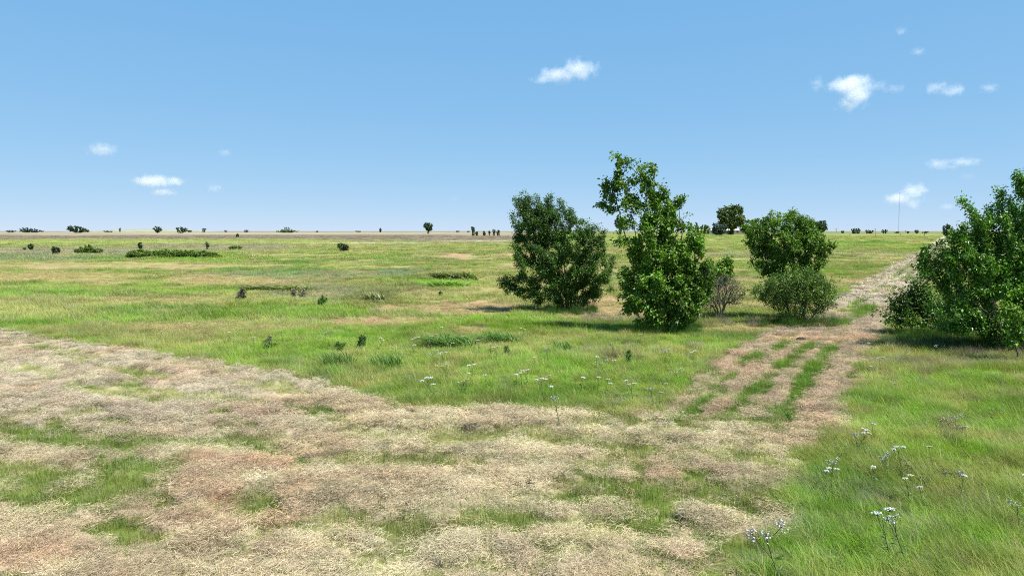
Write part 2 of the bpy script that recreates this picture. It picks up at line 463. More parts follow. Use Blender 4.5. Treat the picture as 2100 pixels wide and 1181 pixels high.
def ground_material():
    mat = bpy.data.materials.new("field_ground"); nt, out = nodes(mat)
    p = N(nt, "ShaderNodeBsdfPrincipled"); p.inputs["Roughness"].default_value = 0.95
    p.inputs["Specular IOR Level"].default_value = 0.05
    a = N(nt, "ShaderNodeAttribute", attribute_type='GEOMETRY', attribute_name='col')
    geo = N(nt, "ShaderNodeNewGeometry")
    sc = N(nt, "ShaderNodeVectorMath", operation='MULTIPLY'); sc.inputs[1].default_value = (1.0, 0.55, 1.0)
    nt.links.new(geo.outputs["Position"], sc.inputs[0])
    n1 = N(nt, "ShaderNodeTexNoise"); n1.inputs["Scale"].default_value = 0.8; n1.inputs["Detail"].default_value = 8; n1.inputs["Roughness"].default_value = 0.7
    n2 = N(nt, "ShaderNodeTexNoise"); n2.inputs["Scale"].default_value = 14; n2.inputs["Detail"].default_value = 4
    n3 = N(nt, "ShaderNodeTexNoise"); n3.inputs["Scale"].default_value = 0.07; n3.inputs["Detail"].default_value = 6
    for n in (n1, n2, n3): nt.links.new(sc.outputs[0], n.inputs["Vector"])
    r1 = N(nt, "ShaderNodeMapRange"); r1.inputs[1].default_value = 0.3; r1.inputs[2].default_value = 0.7; r1.inputs[3].default_value = 0.72; r1.inputs[4].default_value = 1.25
    r2 = N(nt, "ShaderNodeMapRange"); r2.inputs[1].default_value = 0.3; r2.inputs[2].default_value = 0.7; r2.inputs[3].default_value = 0.75; r2.inputs[4].default_value = 1.2
    r3 = N(nt, "ShaderNodeMapRange"); r3.inputs[1].default_value = 0.35; r3.inputs[2].default_value = 0.65; r3.inputs[3].default_value = 0.88; r3.inputs[4].default_value = 1.1
    for n, r in ((n1, r1), (n2, r2), (n3, r3)): nt.links.new(n.outputs[0], r.inputs[0])
    m1 = N(nt, "ShaderNodeMath", operation='MULTIPLY'); nt.links.new(r1.outputs[0], m1.inputs[0]); nt.links.new(r2.outputs[0], m1.inputs[1])
    m2 = N(nt, "ShaderNodeMath", operation='MULTIPLY'); nt.links.new(m1.outputs[0], m2.inputs[0]); nt.links.new(r3.outputs[0], m2.inputs[1])
    s = N(nt, "ShaderNodeVectorMath", operation='SCALE'); nt.links.new(a.outputs["Color"], s.inputs[0]); nt.links.new(m2.outputs[0], s.inputs["Scale"])
    bp = N(nt, "ShaderNodeBump"); bp.inputs["Strength"].default_value = 0.6; bp.inputs["Distance"].default_value = 0.04
    nt.links.new(n2.outputs[0], bp.inputs["Height"]); nt.links.new(bp.outputs[0], p.inputs["Normal"])
    nt.links.new(s.outputs[0], p.inputs["Base Color"]); nt.links.new(p.outputs[0], out.inputs[0])
    return mat
MAT_GROUND = ground_material()

# ------------------------------------------------------------------ ground
def ground_colour(x, y):
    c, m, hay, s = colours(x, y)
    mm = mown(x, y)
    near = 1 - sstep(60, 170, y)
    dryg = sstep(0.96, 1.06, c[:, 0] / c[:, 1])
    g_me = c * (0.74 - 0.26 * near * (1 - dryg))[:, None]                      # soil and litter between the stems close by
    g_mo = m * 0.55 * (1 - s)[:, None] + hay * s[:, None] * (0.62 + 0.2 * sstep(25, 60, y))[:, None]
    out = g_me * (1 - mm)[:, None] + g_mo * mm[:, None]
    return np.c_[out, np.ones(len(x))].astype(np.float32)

th = np.concatenate([np.linspace(-180, -62, 40)[:-1], np.linspace(-62, 62, 430), np.linspace(62, 180, 40)[1:-1]])
th = np.radians(th)
rr = np.concatenate([np.geomspace(0.8, 5, 12)[:-1], np.geomspace(5, 60, 330)[:-1], np.geomspace(60, 700, 200)[:-1], np.geomspace(700, 16000, 40)])
TT, RR = np.meshgrid(th, rr)
gx = (RR * np.sin(TT)).ravel(); gy = (RR * np.cos(TT)).ravel()
gz = height(gx, gy)
nt_, nr_ = len(th), len(rr)
i = np.arange(nr_ - 1)[:, None] * nt_ + np.arange(nt_)[None, :]
j = np.arange(nr_ - 1)[:, None] * nt_ + (np.arange(nt_)[None, :] + 1) % nt_
quads = np.stack([i, j, j + nt_, i + nt_], -1).reshape(-1, 4)[:, ::-1]
cap = np.stack([np.full(nt_ , len(gx)), (np.arange(nt_) + 1) % nt_, np.arange(nt_)], -1)
GV = np.c_[gx, gy, gz]; GV = np.vstack([GV, [0, 0, float(height(np.array([0.]), np.array([0.]))[0])]])
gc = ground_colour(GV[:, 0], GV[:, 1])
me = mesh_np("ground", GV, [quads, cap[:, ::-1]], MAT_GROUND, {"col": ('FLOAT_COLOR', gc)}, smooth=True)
g = link("ground", me); tag(g, "grassy field, part mown and part tall, running to the horizon", "ground", kind="structure")

# the mown track: a sheet of its own
ys = np.concatenate([np.linspace(13.2, 40, 150)[:-1], np.geomspace(40, 400, 160)])
us = np.linspace(0, 1, 26)
TX = []; TY = []
for y in ys:
    xl = x_left(np.array([y]))[0]; xr = x_right(np.array([y]))[0]
    TX.append(xl + us * (xr - xl)); TY.append(np.full(len(us), y))
TX = np.array(TX); TY = np.array(TY)
TX[:, 0] += 0.35 * (fbm(TY[:, 0] * 1.1, TY[:, 0] * 0 + 2, 101, 3) - 0.5); TX[:, -1] += 0.35 * (fbm(TY[:, 0] * 1.1, TY[:, 0] * 0 + 9, 102, 3) - 0.5)
tx, ty = TX.ravel(), TY.ravel()
tz = height(tx, ty) + 0.012 + 0.04 * sstep(60, 300, ty)
n2 = len(us)
i = np.arange(len(ys) - 1)[:, None] * n2 + np.arange(n2 - 1)[None, :]
q = np.stack([i, i + 1, i + 1 + n2, i + n2], -1).reshape(-1, 4)
_, m_, hay_, s_ = colours(tx, ty)
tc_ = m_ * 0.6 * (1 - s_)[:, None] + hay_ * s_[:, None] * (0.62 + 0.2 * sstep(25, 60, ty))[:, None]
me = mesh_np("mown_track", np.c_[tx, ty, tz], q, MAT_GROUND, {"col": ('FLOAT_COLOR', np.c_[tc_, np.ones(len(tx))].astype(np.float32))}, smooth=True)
tag(link("mown_track", me), "mown track of dry hay strips running to the horizon", "track", kind="structure")

# low swell of land far off at the left
def hill(px0, px1, top_py, Y, name, label, c):
    a = at_depth(px0, HOR, Y); b = at_depth(px1, HOR, Y); hz = at_depth(0, top_py, Y)[2] - rise(Y)
    xs = np.linspace(a[0], b[0], 60); ysl = np.linspace(-1, 1, 12)
    V = []
    for v in ysl:
        for x in xs:
            t = (x - a[0]) / (b[0] - a[0])
            prof = (sin(pi * t) ** 0.7) * (1 - v * v)
            V.append((x, Y + v * 160, rise(Y) - 0.6 + (hz + 0.6) * prof * (0.8 + 0.3 * float(fbm(np.array([x / 40]), np.array([v]), 3, 2)[0]))))
    i = np.arange(11)[:, None] * 60 + np.arange(59)[None, :]
    q = np.stack([i, i + 1, i + 61, i + 60], -1).reshape(-1, 4)
    me = mesh_np(name, np.array(V), q, MAT_GROUND, {"col": ('FLOAT_COLOR', np.tile(np.r_[c, 1], (len(V), 1)).astype(np.float32))}, smooth=True)
    tag(link(name, me), label, "hill", kind="structure")
hill(190, 420, 469.5, 1500, "hill", "low pale swell of land on the far horizon", P(170, 175, 150))

# ------------------------------------------------------------------ grass and hay (stuff)
def make_blades(n, radius, h, w, lean, spread, seed, seg=3, hvar=0.4, curve=1.0, flat=False):
    r = np.random.default_rng(seed)
    V = []; Q = []; T = []; A = []
    for k in range(n):
        a = r.uniform(0, 2 * pi); q = radius * math.sqrt(r.uniform())
        base = np.array([q * cos(a), q * sin(a), 0.0])
        L = h * (1 + hvar * r.uniform(-1, 1)); ww = w * r.uniform(0.6, 1.3)
        var = r.uniform()
        if flat:
            az = r.normal(0, 1.1) + (pi if r.uniform() < .5 else 0)
            d = np.array([cos(az), sin(az), r.uniform(-0.05, 0.28)])
            base[2] = abs(r.normal(0, 0.018)) + 0.004
            side = np.array([-sin(az), cos(az), r.uniform(-.6, .6)])
            bend = r.normal(0, 0.35); bz = -abs(r.normal(0, 0.12))
            pts = []
            for s in np.linspace(0, 1, seg + 1):
                p = base + L * s * d + L * s * s * (bend * np.array([-sin(az), cos(az), 0]) + np.array([0, 0, bz]))
                p[2] = max(p[2], 0.002); pts.append(p)
        else:
            az = r.normal(pi, spread)                       # wind pushes towards -x
            if r.uniform() < 0.15: az = r.uniform(0, 2 * pi)
            ln = max(0.05, lean * r.uniform(0.5, 1.3))
            fa = az + pi / 2 + r.normal(0, 0.5)
            side = np.array([cos(fa), sin(fa), 0])
            pts = []
            p = base.copy(); ang = 0.15 * r.uniform(0, 1) + 0.15 * ln
            for s in range(seg + 1):
                pts.append(p.copy())
                p = p + (L / seg) * np.array([sin(ang) * cos(az), sin(ang) * sin(az), cos(ang)])
                ang += ln * curve / seg
        o = len(V)
        for s, p in enumerate(pts):
            f = 1 - 0.75 * s / seg if not flat else 1 - 0.5 * abs(2 * s / seg - 1)
            if s < seg or flat:
                V.append(p - side * ww * f * .5); V.append(p + side * ww * f * .5); A += [var, var]
            else:
                V.append(p); A.append(var)
        for s in range(seg if flat else seg - 1):
            Q.append((o + 2 * s, o + 2 * s + 1, o + 2 * s + 3, o + 2 * s + 2))
        if not flat:
            T.append((o + 2 * seg - 2, o + 2 * seg - 1, o + 2 * seg))
    return np.array(V), [np.array(Q).reshape(-1, 4), np.array(T).reshape(-1, 3)], np.array(A, np.float32)

def template_set(name, mat, specs):
    coll = bpy.data.collections.new(name)
    for k, sp in enumerate(specs):
        V, Fc, A = make_blades(**sp)
        me = mesh_np(f"{name}_{k:02d}", V, Fc, mat, {"var": ('FLOAT', A)})
        coll.objects.link(bpy.data.objects.new(f"{name}_{k:02d}", me))
    return coll

def scatter(name, P3, rot, scl, idx, col, coll, label, cat):
    n = len(P3)
    me = mesh_np(name, P3, [], None, {
        "rot": ('FLOAT_VECTOR', rot.astype(np.float32)), "scl": ('FLOAT_VECTOR', scl.astype(np.float32)),
        "idx": ('INT', idx.astype(np.int32)), "col": ('FLOAT_COLOR', np.c_[col, np.ones(n)].astype(np.float32))})
    o = link(name, me)
    ng = bpy.data.node_groups.new(name + "_scatter", 'GeometryNodeTree')
    ng.interface.new_socket("Geometry", in_out='INPUT', socket_type='NodeSocketGeometry')
    ng.interface.new_socket("Geometry", in_out='OUTPUT', socket_type='NodeSocketGeometry')
    gi = ng.nodes.new("NodeGroupInput"); go = ng.nodes.new("NodeGroupOutput")
    ip = ng.nodes.new("GeometryNodeInstanceOnPoints")
    ci = ng.nodes.new("GeometryNodeCollectionInfo")
    ci.inputs["Collection"].default_value = coll
    ci.inputs["Separate Children"].default_value = True
    ci.inputs["Reset Children"].default_value = True
    def na(nm, typ):
        q = ng.nodes.new("GeometryNodeInputNamedAttribute"); q.data_type = typ
        q.inputs["Name"].default_value = nm
        return q.outputs["Attribute"]
    e2r = ng.nodes.new("FunctionNodeEulerToRotation")
    ng.links.new(na("rot", 'FLOAT_VECTOR'), e2r.inputs[0])
    ng.links.new(gi.outputs[0], ip.inputs["Points"])
    ng.links.new(ci.outputs[0], ip.inputs["Instance"])
    ip.inputs["Pick Instance"].default_value = True
    ng.links.new(na("idx", 'INT'), ip.inputs["Instance Index"])
    ng.links.new(e2r.outputs[0], ip.inputs["Rotation"])
    ng.links.new(na("scl", 'FLOAT_VECTOR'), ip.inputs["Scale"])
    ng.links.new(ip.outputs[0], go.inputs[0])
    md = o.modifiers.new("scatter", 'NODES'); md.node_group = ng
    tag(o, label, cat, kind="stuff")
    return o

def sample_band(r1, r2, dens, extra=0.0):
    """random points in the wedge the picture (and a step beside it) takes in"""
    hw = 0.80
    area = hw * (r2 ** 2 - r1 ** 2) + 6 * (r2 - r1)
    n = int(area * dens)
    y = np.sqrt(rng.uniform(r1 ** 2, r2 ** 2, n))
    x = rng.uniform(-1, 1, n) * (hw * y + 3)
    return x, y

# tall meadow
near_specs = [dict(n=90, radius=0.17, h=0.155 + 0.035 * (k % 3), w=0.0037, lean=1.15 + 0.25 * (k % 3), spread=1.0, seed=100 + k, hvar=0.55) for k in range(6)]
mid_specs = [dict(n=80, radius=0.38, h=0.23, w=0.0095, lean=1.5, spread=0.9, seed=120 + k) for k in range(5)]
far_specs = [dict(n=70, radius=0.95, h=0.28, w=0.03, lean=1.4, spread=0.9, seed=140 + k, seg=2) for k in range(4)]
T_NEAR = template_set("meadow_tuft", MAT_BLADE, near_specs)
T_MID = template_set("meadow_patch", MAT_BLADE, mid_specs)
T_FAR = template_set("meadow_sweep", MAT_BLADE, far_specs)

def field_points(bands, mode):
    XS = []; YS = []; B = []
    for r1, r2, d in bands:
        x, y = sample_band(r1, r2, d)
        mr = mown_raw(x, y)
        if mode == 'tall': keep = (mr < 0.02) | (y > 400)
        else: keep = (mr > -0.05) & (y < 400)
        XS.append(x[keep]); YS.append(y[keep])
    return np.concatenate(XS), np.concatenate(YS)

def meadow(name, bands, coll, ntemp, zs, lab):
    x, y = field_points(bands, 'tall')
    c, m, hay, s = colours(x, y)
    n = len(x)
    cl = fbm(x / 0.55, y / 0.5, 209, 2)                      # clump to clump
    hgt = (0.55 + 0.8 * fbm(x / 2.6, y / 2.0, 201, 3)) * (0.55 + 0.9 * cl)
    dry = sstep(0.97, 1.06, c[:, 0] / c[:, 1]) * (1 - sstep(70, 120, y))
    hgt = hgt * (1 - 0.5 * dry)
    c = c * (0.66 + 0.62 * fbm(x / 0.4, y / 0.35, 210, 2) + 0.10 * rng.normal(size=n))[:, None].clip(0.45, 1.5)
    jit = rng.normal(0, 0.07, (n, 3)); c = np.clip(c * (1 + jit), 0.01, 0.8)
    straw = rng.uniform(size=n) < 0.13
    c[straw] = c[straw] * 0.4 + 0.6 * M_TAN * 1.1
    grey = rng.uniform(size=n) < 0.05 * (x > 2) + 0.02
    c[grey] = P(170, 160, 150) * 0.9
    keepd = rng.uniform(size=n) > 0.80 * dry
    rot = np.zeros((n, 3))
    rot[:, 2] = 2.6 * (fbm(x / 3, y / 2.5, 202, 3) - 0.5) + rng.normal(0, 0.55, n)
    tilt = 0.7 * (fbm(x / 2.2, y / 1.8, 203, 3) - 0.4)
    rot[:, 1] = -np.clip(tilt, -0.1, 0.5)
    sc = np.c_[np.ones(n), np.ones(n), hgt * zs] * rng.uniform(0.8, 1.2, (n, 1))
    z = height(x, y) - 0.01
    k = keepd
    return scatter(name, np.c_[x, y, z][k], rot[k], sc[k], rng.integers(0, ntemp, k.sum()), c[k], coll, lab, "grass")

meadow("meadow_grass", [(5, 14, 75), (14, 26, 40)], T_NEAR, 6, 1.0, "tall green meadow grass beside the mown hay, combed over by wind")
meadow("middle_meadow_grass", [(26, 46, 12), (46, 80, 4)], T_MID, 5, 1.0, "tall grass with tan patches in the middle of the field")
meadow("distant_meadow_grass", [(80, 150, 0.55), (150, 260, 0.22)], T_FAR, 4, 0.9, "distant meadow grass fading into the horizon")

# mown stubble and hay
stub_specs = [dict(n=46, radius=0.13, h=0.075, w=0.0042, lean=0.8, spread=1.4, seed=160 + k, seg=2) for k in range(4)]
stub_far = [dict(n=40, radius=0.4, h=0.12, w=0.02, lean=0.8, spread=1.4, seed=170 + k, seg=2) for k in range(3)]
hay_specs = [dict(n=170, radius=0.19, h=0.058, w=0.0029, lean=0, spread=0, seed=180 + k, seg=3, flat=True) for k in range(6)]
hay_far = [dict(n=50, radius=0.5, h=0.32, w=0.02, lean=0, spread=0, seed=190 + k, seg=2, flat=True) for k in range(3)]
T_STUB = template_set("stubble_tuft", MAT_STUB, stub_specs)
T_STUBF = template_set("stubble_patch", MAT_STUB, stub_far)
T_HAY = template_set("hay_wisp", MAT_HAY, hay_specs)
T_HAYF = template_set("hay_patch", MAT_HAY, hay_far)

def stubble(name, bands, coll, nt, lab):
    x, y = field_points(bands, 'mown')
    c, m, hay, s = colours(x, y)
    keep = rng.uniform(size=len(x)) > s * 0.52
    x, y, m, s = x[keep], y[keep], m[keep], s[keep]
    n = len(x)
    m = m * (0.8 + 0.4 * rng.uniform(size=(n, 1))) * (1 + rng.normal(0, 0.05, (n, 3)))
    tr = in_track(x, y)
    hh = np.where(tr, 2.4, 1.0 + 0.8 * fbm(x, y, 204, 2)) * (1 - 0.5 * s)
    m = np.where(tr[:, None], m * np.array([0.72, 0.95, 0.65]), m)
    rot = np.zeros((n, 3)); rot[:, 2] = rng.uniform(-1.2, 1.2, n)
    sc = np.c_[np.ones(n), np.ones(n), hh] * rng.uniform(0.75, 1.25, (n, 1))
    scatter(name, np.c_[x, y, height(x, y) - 0.005], rot, sc, rng.integers(0, nt, n), np.clip(m, .01, .8), coll, lab, "grass")
stubble("mown_grass", [(5, 14, 60), (14, 30, 22)], T_STUB, 4, "short green stubble showing between the cut hay")
stubble("distant_mown_grass", [(30, 150, 1.6)], T_STUBF, 3, "thin green strips of stubble along the far track")

def track_grass():
    X = []; Y = []
    for cx, cy, rx, ry in TRACK_GREEN:
        n = int(4 * rx * ry * 90)
        yy = cy + rng.uniform(-1.2, 1.2, n) * ry
        xx = cx + 0.62 * (yy - cy) + rng.uniform(-1.2, 1.2, n) * rx
        dd = np.hypot((xx - cx - 0.62 * (yy - cy)) / rx, (yy - cy) / ry) + 1.0 * (fbm(xx * 3.2, yy * 3.2, 44, 3) - 0.5)
        k = (dd < 0.98) & (rng.uniform(size=n) < 0.85)
        X.append(xx[k]); Y.append(yy[k])
    x = np.concatenate(X); y = np.concatenate(Y); n = len(x)
    w = fbm(x / 0.6, y / 0.6, 213, 2)[:, None]
    c = M_DEEP * (1 - w) + M_GRN * w
    c = c * rng.uniform(.65, 1.2, (n, 1)); dk = rng.uniform(size=n) < .15; c[dk] = M_OLIVE * .9
    rot = np.zeros((n, 3)); rot[:, 2] = rng.normal(0, .7, n)
    sc = np.c_[np.ones(n), np.ones(n), 0.55 + 0.6 * rng.uniform(size=n)]
    scatter("track_grass", np.c_[x, y, height(x, y) - .01], rot, sc, rng.integers(0, 6, n), c, T_NEAR, "green grass left standing in rows between the hay strips of the track", "grass")
track_grass()

def hay_cover(name, bands, coll, nt, lab, dist=False):
    x, y = field_points(bands, 'mown')
    c, m, hay, s = colours(x, y)
    keep = rng.uniform(size=len(x)) < np.clip(np.where(in_track(x, y), -0.04, 0.10) + s, 0, 1)
    x, y, hay, s = x[keep], y[keep], hay[keep], s[keep]
    n = len(x)
    hay = hay * (0.72 + 0.5 * fbm(x / 0.35, y / 0.3, 211, 2) + 0.1 * rng.normal(size=n))[:, None].clip(.5, 1.4) * (1 + rng.normal(0, 0.035, (n, 3)))
    dk = rng.uniform(size=n) < 0.13
    hay[dk] *= 0.5
    rot = np.zeros((n, 3)); rot[:, 2] = 2.5 * (fbm(x / 1.5, y / 1.5, 206, 3) - 0.5) + rng.normal(0, 0.5, n)
    rot[:, :2] = rng.normal(0, 0.12, (n, 2))
    sc = np.c_[np.ones(n), np.ones(n), 0.7 + 1.4 * s * fbm(x * 1.3, y * 1.3, 207, 2)] * rng.uniform(0.75, 1.25, (n, 1))
    z = height(x, y) + 0.012 + 0.03 * s * fbm(x * 2, y * 2, 208, 2)
    scatter(name, np.c_[x, y, z], rot, sc, rng.integers(0, nt, n), np.clip(hay, .01, .8), coll, lab, "hay")
hay_cover("hay_clippings", [(5, 14, 75), (14, 32, 30)], T_HAY, 6, "dry pinkish tan hay lying cut across the foreground")
hay_cover("distant_hay_clippings", [(32, 150, 2.0)], T_HAYF, 3, "pale cut hay strewn along the far track")

def flattened(name, bands, lab):
    x, y = field_points(bands, 'tall')
    c, m, hay, s = colours(x, y)
    k = (c[:, 0] / c[:, 1] > 0.99) & (rng.uniform(size=len(x)) < 0.9)
    x, y, c = x[k], y[k], c[k] * 1.08; n = len(x)
    c = c * rng.uniform(.75, 1.25, (n, 1))
    rot = np.zeros((n, 3)); rot[:, 2] = rng.normal(0, .5, n); rot[:, :2] = rng.normal(0, .12, (n, 2))
    sc = np.c_[np.ones(n), np.ones(n), np.ones(n)] * rng.uniform(1.0, 1.6, (n, 1))
    scatter(name, np.c_[x, y, height(x, y) + 0.04], rot, sc, rng.integers(0, 6, n), np.clip(c, .01, .8), T_HAY, lab, "grass")
flattened("dead_grass", [(13, 26, 34), (26, 60, 11)], "flattened pinkish dead grass in bare patches of the meadow")

#==TREES==
# ------------------------------------------------------------------ trees and shrubs
LEAF_MULT = 5.0
def grow(stems, attr, D, dk, wind=0.0, up=0.06, iters=160, seed=0):
    """space colonisation: stems = list of starting polylines; returns nodes, parents"""
    r = np.random.default_rng(seed)
    pos = []; par = []
    for st in stems:
        prev = 0 if (pos and np.linalg.norm(np.array(st[0]) - pos[0]) < 1e-6) else -1
        for k, p in enumerate(st):
            if k == 0 and prev == 0: continue
            par.append(prev); pos.append(np.array(p, float)); prev = len(pos) - 1
    pos = np.array(pos); par = list(par)
    A = attr.copy()
    d2 = ((A[:, None, :] - pos[None]) ** 2).sum(-1)
    near = d2.argmin(1); dist = np.sqrt(d2.min(1))
    for it in range(iters):
        if len(A) == 0: break
        v = A - pos[near]; v /= np.linalg.norm(v, axis=1)[:, None] + 1e-9
        acc = np.zeros((len(pos), 3)); np.add.at(acc, near, v)
        idx = np.unique(near)
        dirs = acc[idx]; dirs /= np.linalg.norm(dirs, axis=1)[:, None] + 1e-9
        dirs = dirs + r.normal(0, 0.22, dirs.shape) + np.array([-wind, 0, up])
        dirs /= np.linalg.norm(dirs, axis=1)[:, None]
        new = pos[idx] + D * dirs
        n0 = len(pos)
        pos = np.vstack([pos, new]); par += list(idx)
        d2 = ((A[:, None, :] - new[None]) ** 2).sum(-1)
        nn = d2.argmin(1); nd = np.sqrt(d2.min(1))
        b = nd < dist
        near = np.where(b, n0 + nn, near); dist = np.where(b, nd, dist)
        keep = dist > dk
        if it > 60: keep &= dist > dk * (1 + 0.05 * (it - 60))
        A, near, dist = A[keep], near[keep], dist[keep]
        if len(pos) > 9000: break
    return pos, np.array(par)

def skeleton(pos, par, r_tip, power=2.25, r_max=0.2):
    n = len(pos); kids = [[] for _ in range(n)]
    for i, p in enumerate(par):
        if p >= 0: kids[p].append(i)
    rp = np.zeros(n)
    for i in range(n - 1, -1, -1):
        rp[i] = (sum(rp[k] for k in kids[i]) if kids[i] else r_tip ** power)
    rad = np.minimum(rp ** (1 / power), r_max)
    chains = []; order = [(i, [i]) for i in range(n) if par[i] < 0]
    while order:
        i, ch = order.pop()
        while kids[i]:
            ks = sorted(kids[i], key=lambda k: -rad[k])
            for k in ks[1:]: order.append((k, [i, k]))
            i = ks[0]; ch.append(i)
        rr = rad[ch].copy()
        if len(ch) > 1 and rr[0] > 1.6 * rr[1]: rr[0] = rr[1] * 1.15
        rr[-1] *= 0.4
        chains.append((pos[ch], rr))
    return kids, rad, chains

def vnoise3(p, seed=0):
    z = p[:, 2]; iz = np.floor(z); f = z - iz; f = f * f * (3 - 2 * f)
    a = np.zeros(len(z)); b = np.zeros(len(z))
    for k in np.unique(iz):
        m = iz == k
        a[m] = vnoise(p[m, 0] + 13.7 * k, p[m, 1] - 7.9 * k, seed + int(k) % 1000)
        k2 = k + 1
        b[m] = vnoise(p[m, 0] + 13.7 * k2, p[m, 1] - 7.9 * k2, seed + int(k2) % 1000)
    return a * (1 - f) + b * f

def leaves(pos, par, rad, thr, per, size, aspect, wind, seed, spread=0.10, droop=0.15, up_face=0.6, fold=0.25, carve=0.0, carve_f=1.45):
    r = np.random.default_rng(seed)
    ids = np.where((rad < thr) & (par >= 0))[0]
    n = len(ids) * per
    ii = np.repeat(ids, per)
    t = r.uniform(0, 1, n)[:, None]
    a = pos[ii]; b = pos[par[ii]]
    base = a * t + b * (1 - t) + r.normal(0, spread, (n, 3))
    if carve > 0:                          # gaps between the leaf clumps
        f = carve_f / max(size, 0.02) * 0.19
        nz = 0.65 * vnoise3(base * f, seed) + 0.35 * vnoise3(base * f * 2.3 + 5, seed + 3)
        k = nz > carve
        base, a, b, ii = base[k], a[k], b[k], ii[k]; n = len(ii)
    tw = a - b; tw /= np.linalg.norm(tw, axis=1)[:, None] + 1e-9
    d = tw * 0.6 + r.normal(0, 0.75, (n, 3)) + np.array([-wind, 0, -droop])
    d /= np.linalg.norm(d, axis=1)[:, None]
    nrm = r.normal(0, 1, (n, 3)) * (1 - up_face) + np.array([0.15, -0.15, 1.0]) * up_face
    s = np.cross(d, nrm); s /= np.linalg.norm(s, axis=1)[:, None] + 1e-9
    nn = np.cross(s, d)
    L = size * r.uniform(0.6, 1.35, n)[:, None]; W = L * aspect * r.uniform(0.8, 1.2, n)[:, None]
    base = base.reshape(n, 3)
    v0 = base; v1 = base + d * L * 0.42 + s * W * 0.5 + nn * W * fold; v2 = base + d * L - np.array([0, 0, 1]) * L * 0.12; v3 = base + d * L * 0.42 - s * W * 0.5 + nn * W * fold
    V = np.stack([v0, v1, v2, v3], 1).reshape(-1, 3)
    o = np.arange(n)[:, None] * 4
    T = np.concatenate([o + np.array([[0, 1, 2]]), o + np.array([[0, 2, 3]])])
    # sunlit and shadowed tones put into the leaf colour: by clump and by leaf
    cl = vnoise3(base * 1.6, seed + 9)
    var = np.clip(0.55 * cl + 0.6 * r.uniform(0, 1, n) - 0.08, 0, 1)
    return V, T, np.repeat(var, 4).astype(np.float32)

def build_tree(name, base_px, blobs, n_attr, label, cat, leaf_mat, grow_blob=1.1, bare_twigs=0, carve=0.37, D=0.12, dk=0.145, wind=0.25, up=0.06, stems=None, shoots=(), zmin=0.12,
               r_tip=0.006, r_max=0.16, thr=0.02, per=4, leaf=0.10, aspect=0.6, seed=1, depth=None, dscale=0.9, bark=None, group=None,
               shell=0.35, spread=0.08, sides=5, base_z=None, droop=0.15, up_face=0.55, yoff=0.0, zsink=0.05, extra=None, twig_part=False):
    r = np.random.default_rng(seed)
    if depth is None:
        b2 = G(*base_px)
    else:
        p = at_depth(base_px[0], base_px[1], depth); b2 = p[:2]
    Y = b2[1]; s = Y / F / cos(PITCH) * 1.0
    bz = float(height(np.array([b2[0]]), np.array([b2[1]]))[0]) - zsink if base_z is None else base_z
    base = np.array([b2[0], b2[1], bz])
    # crown: points in ellipsoids at their real size round the trunk
    vol = np.array([bl[2] * bl[3] * math.sqrt(bl[2] * bl[3]) * (bl[4] if len(bl) > 4 else 1) for bl in blobs]) ** 0.75
    cnt = np.maximum((n_attr * vol / vol.sum()).astype(int), 4)
    pts = []
    for bl, c in zip(blobs, cnt):
        cx, cy, rx, ry = bl[:4]
        dz = dscale * math.sqrt(rx * ry) * s
        off = bl[5] * s if len(bl) > 5 else r.uniform(-0.35, 0.35) * dz
        u = r.normal(0, 1, (c, 3)); u /= np.linalg.norm(u, axis=1)[:, None]
        u *= (shell + (1 - shell) * r.uniform(0, 1, c))[:, None] ** 0.5
        cpt = at_depth(cx, cy, Y)
        rx, ry = rx * grow_blob, ry * grow_blob
        q = np.c_[cpt[0] + u[:, 0] * rx * s, Y + yoff + off + u[:, 1] * dz, cpt[2] + u[:, 2] * ry * s]
        pts.append(q)
    for (x0, y0, x1, y1) in shoots:
        a = at_depth(x0, y0, Y); b = at_depth(x1, y1, Y); m = max(4, int(np.linalg.norm(b - a) / (D * 0.8)))
        t = np.linspace(0, 1, m)[:, None]
        off = r.uniform(-0.4, 0.4)
        pts.append(a * (1 - t) + b * t + np.array([0, off, 0]) + r.normal(0, 0.012, (m, 3)))
    A = np.concatenate(pts) - base
    A = A[A[:, 2] > zmin]
    if stems is None:
        stems = [[(0, 0, 0), (0, 0, D), (0.02, 0, 2 * D)]]
    per = int(round(per * LEAF_MULT * (1.0 if per < 2 else 1)))
    pos, par = grow(stems, A, D, dk, wind * 0.15, up, seed=seed)
    kids, rad, chains = skeleton(pos, par, r_tip, r_max=r_max)
    root = empty(name, base)
    tag(root, label, cat, group)
    if 0: print('TREE', name, len(A), len(pos), int(((rad < thr)).sum()), 'leaves', int((rad < thr).sum()) * per)
    bk = bark or MAT_BARK
    if twig_part:
        thick = [c for c in chains if c[1].max() > r_tip * 2.4]; thin = [c for c in chains if c[1].max() <= r_tip * 2.4]
    else:
        thick, thin = chains, []
    if bare_twigs:
        tips = [c for c in chains if c[0][-1][2] > 0.45 * pos[:, 2].max()]
        for k in r.permutation(len(tips))[:bare_twigs]:
            p = tips[k][0][-1]; d = np.array([-0.55 * wind - 0.1, r.normal(0, .2), 0.75]) + r.normal(0, .15, 3); L = r.uniform(.2, .55)
            thick.append((np.array([p, p + d * L * .5 + [0, 0, .03], p + d * L]), np.array([.006, .005, .002])))
    V, Q = tubes(thick, sides)
    link("trunk", mesh_np("trunk", V, Q, bk, smooth=True), root)
    if thin:
        V, Q = tubes(thin, 3)
        link("twigs", mesh_np("twigs", V, Q, MAT_TWIG, smooth=True), root)
    if per > 0:
        V, T, A_ = leaves(pos, par, rad, thr, per, leaf, aspect, wind, seed, spread, droop, up_face, carve=carve)
        link("crown", mesh_np("crown", V, T, leaf_mat, {"var": ('FLOAT', A_)}), root)
    return root

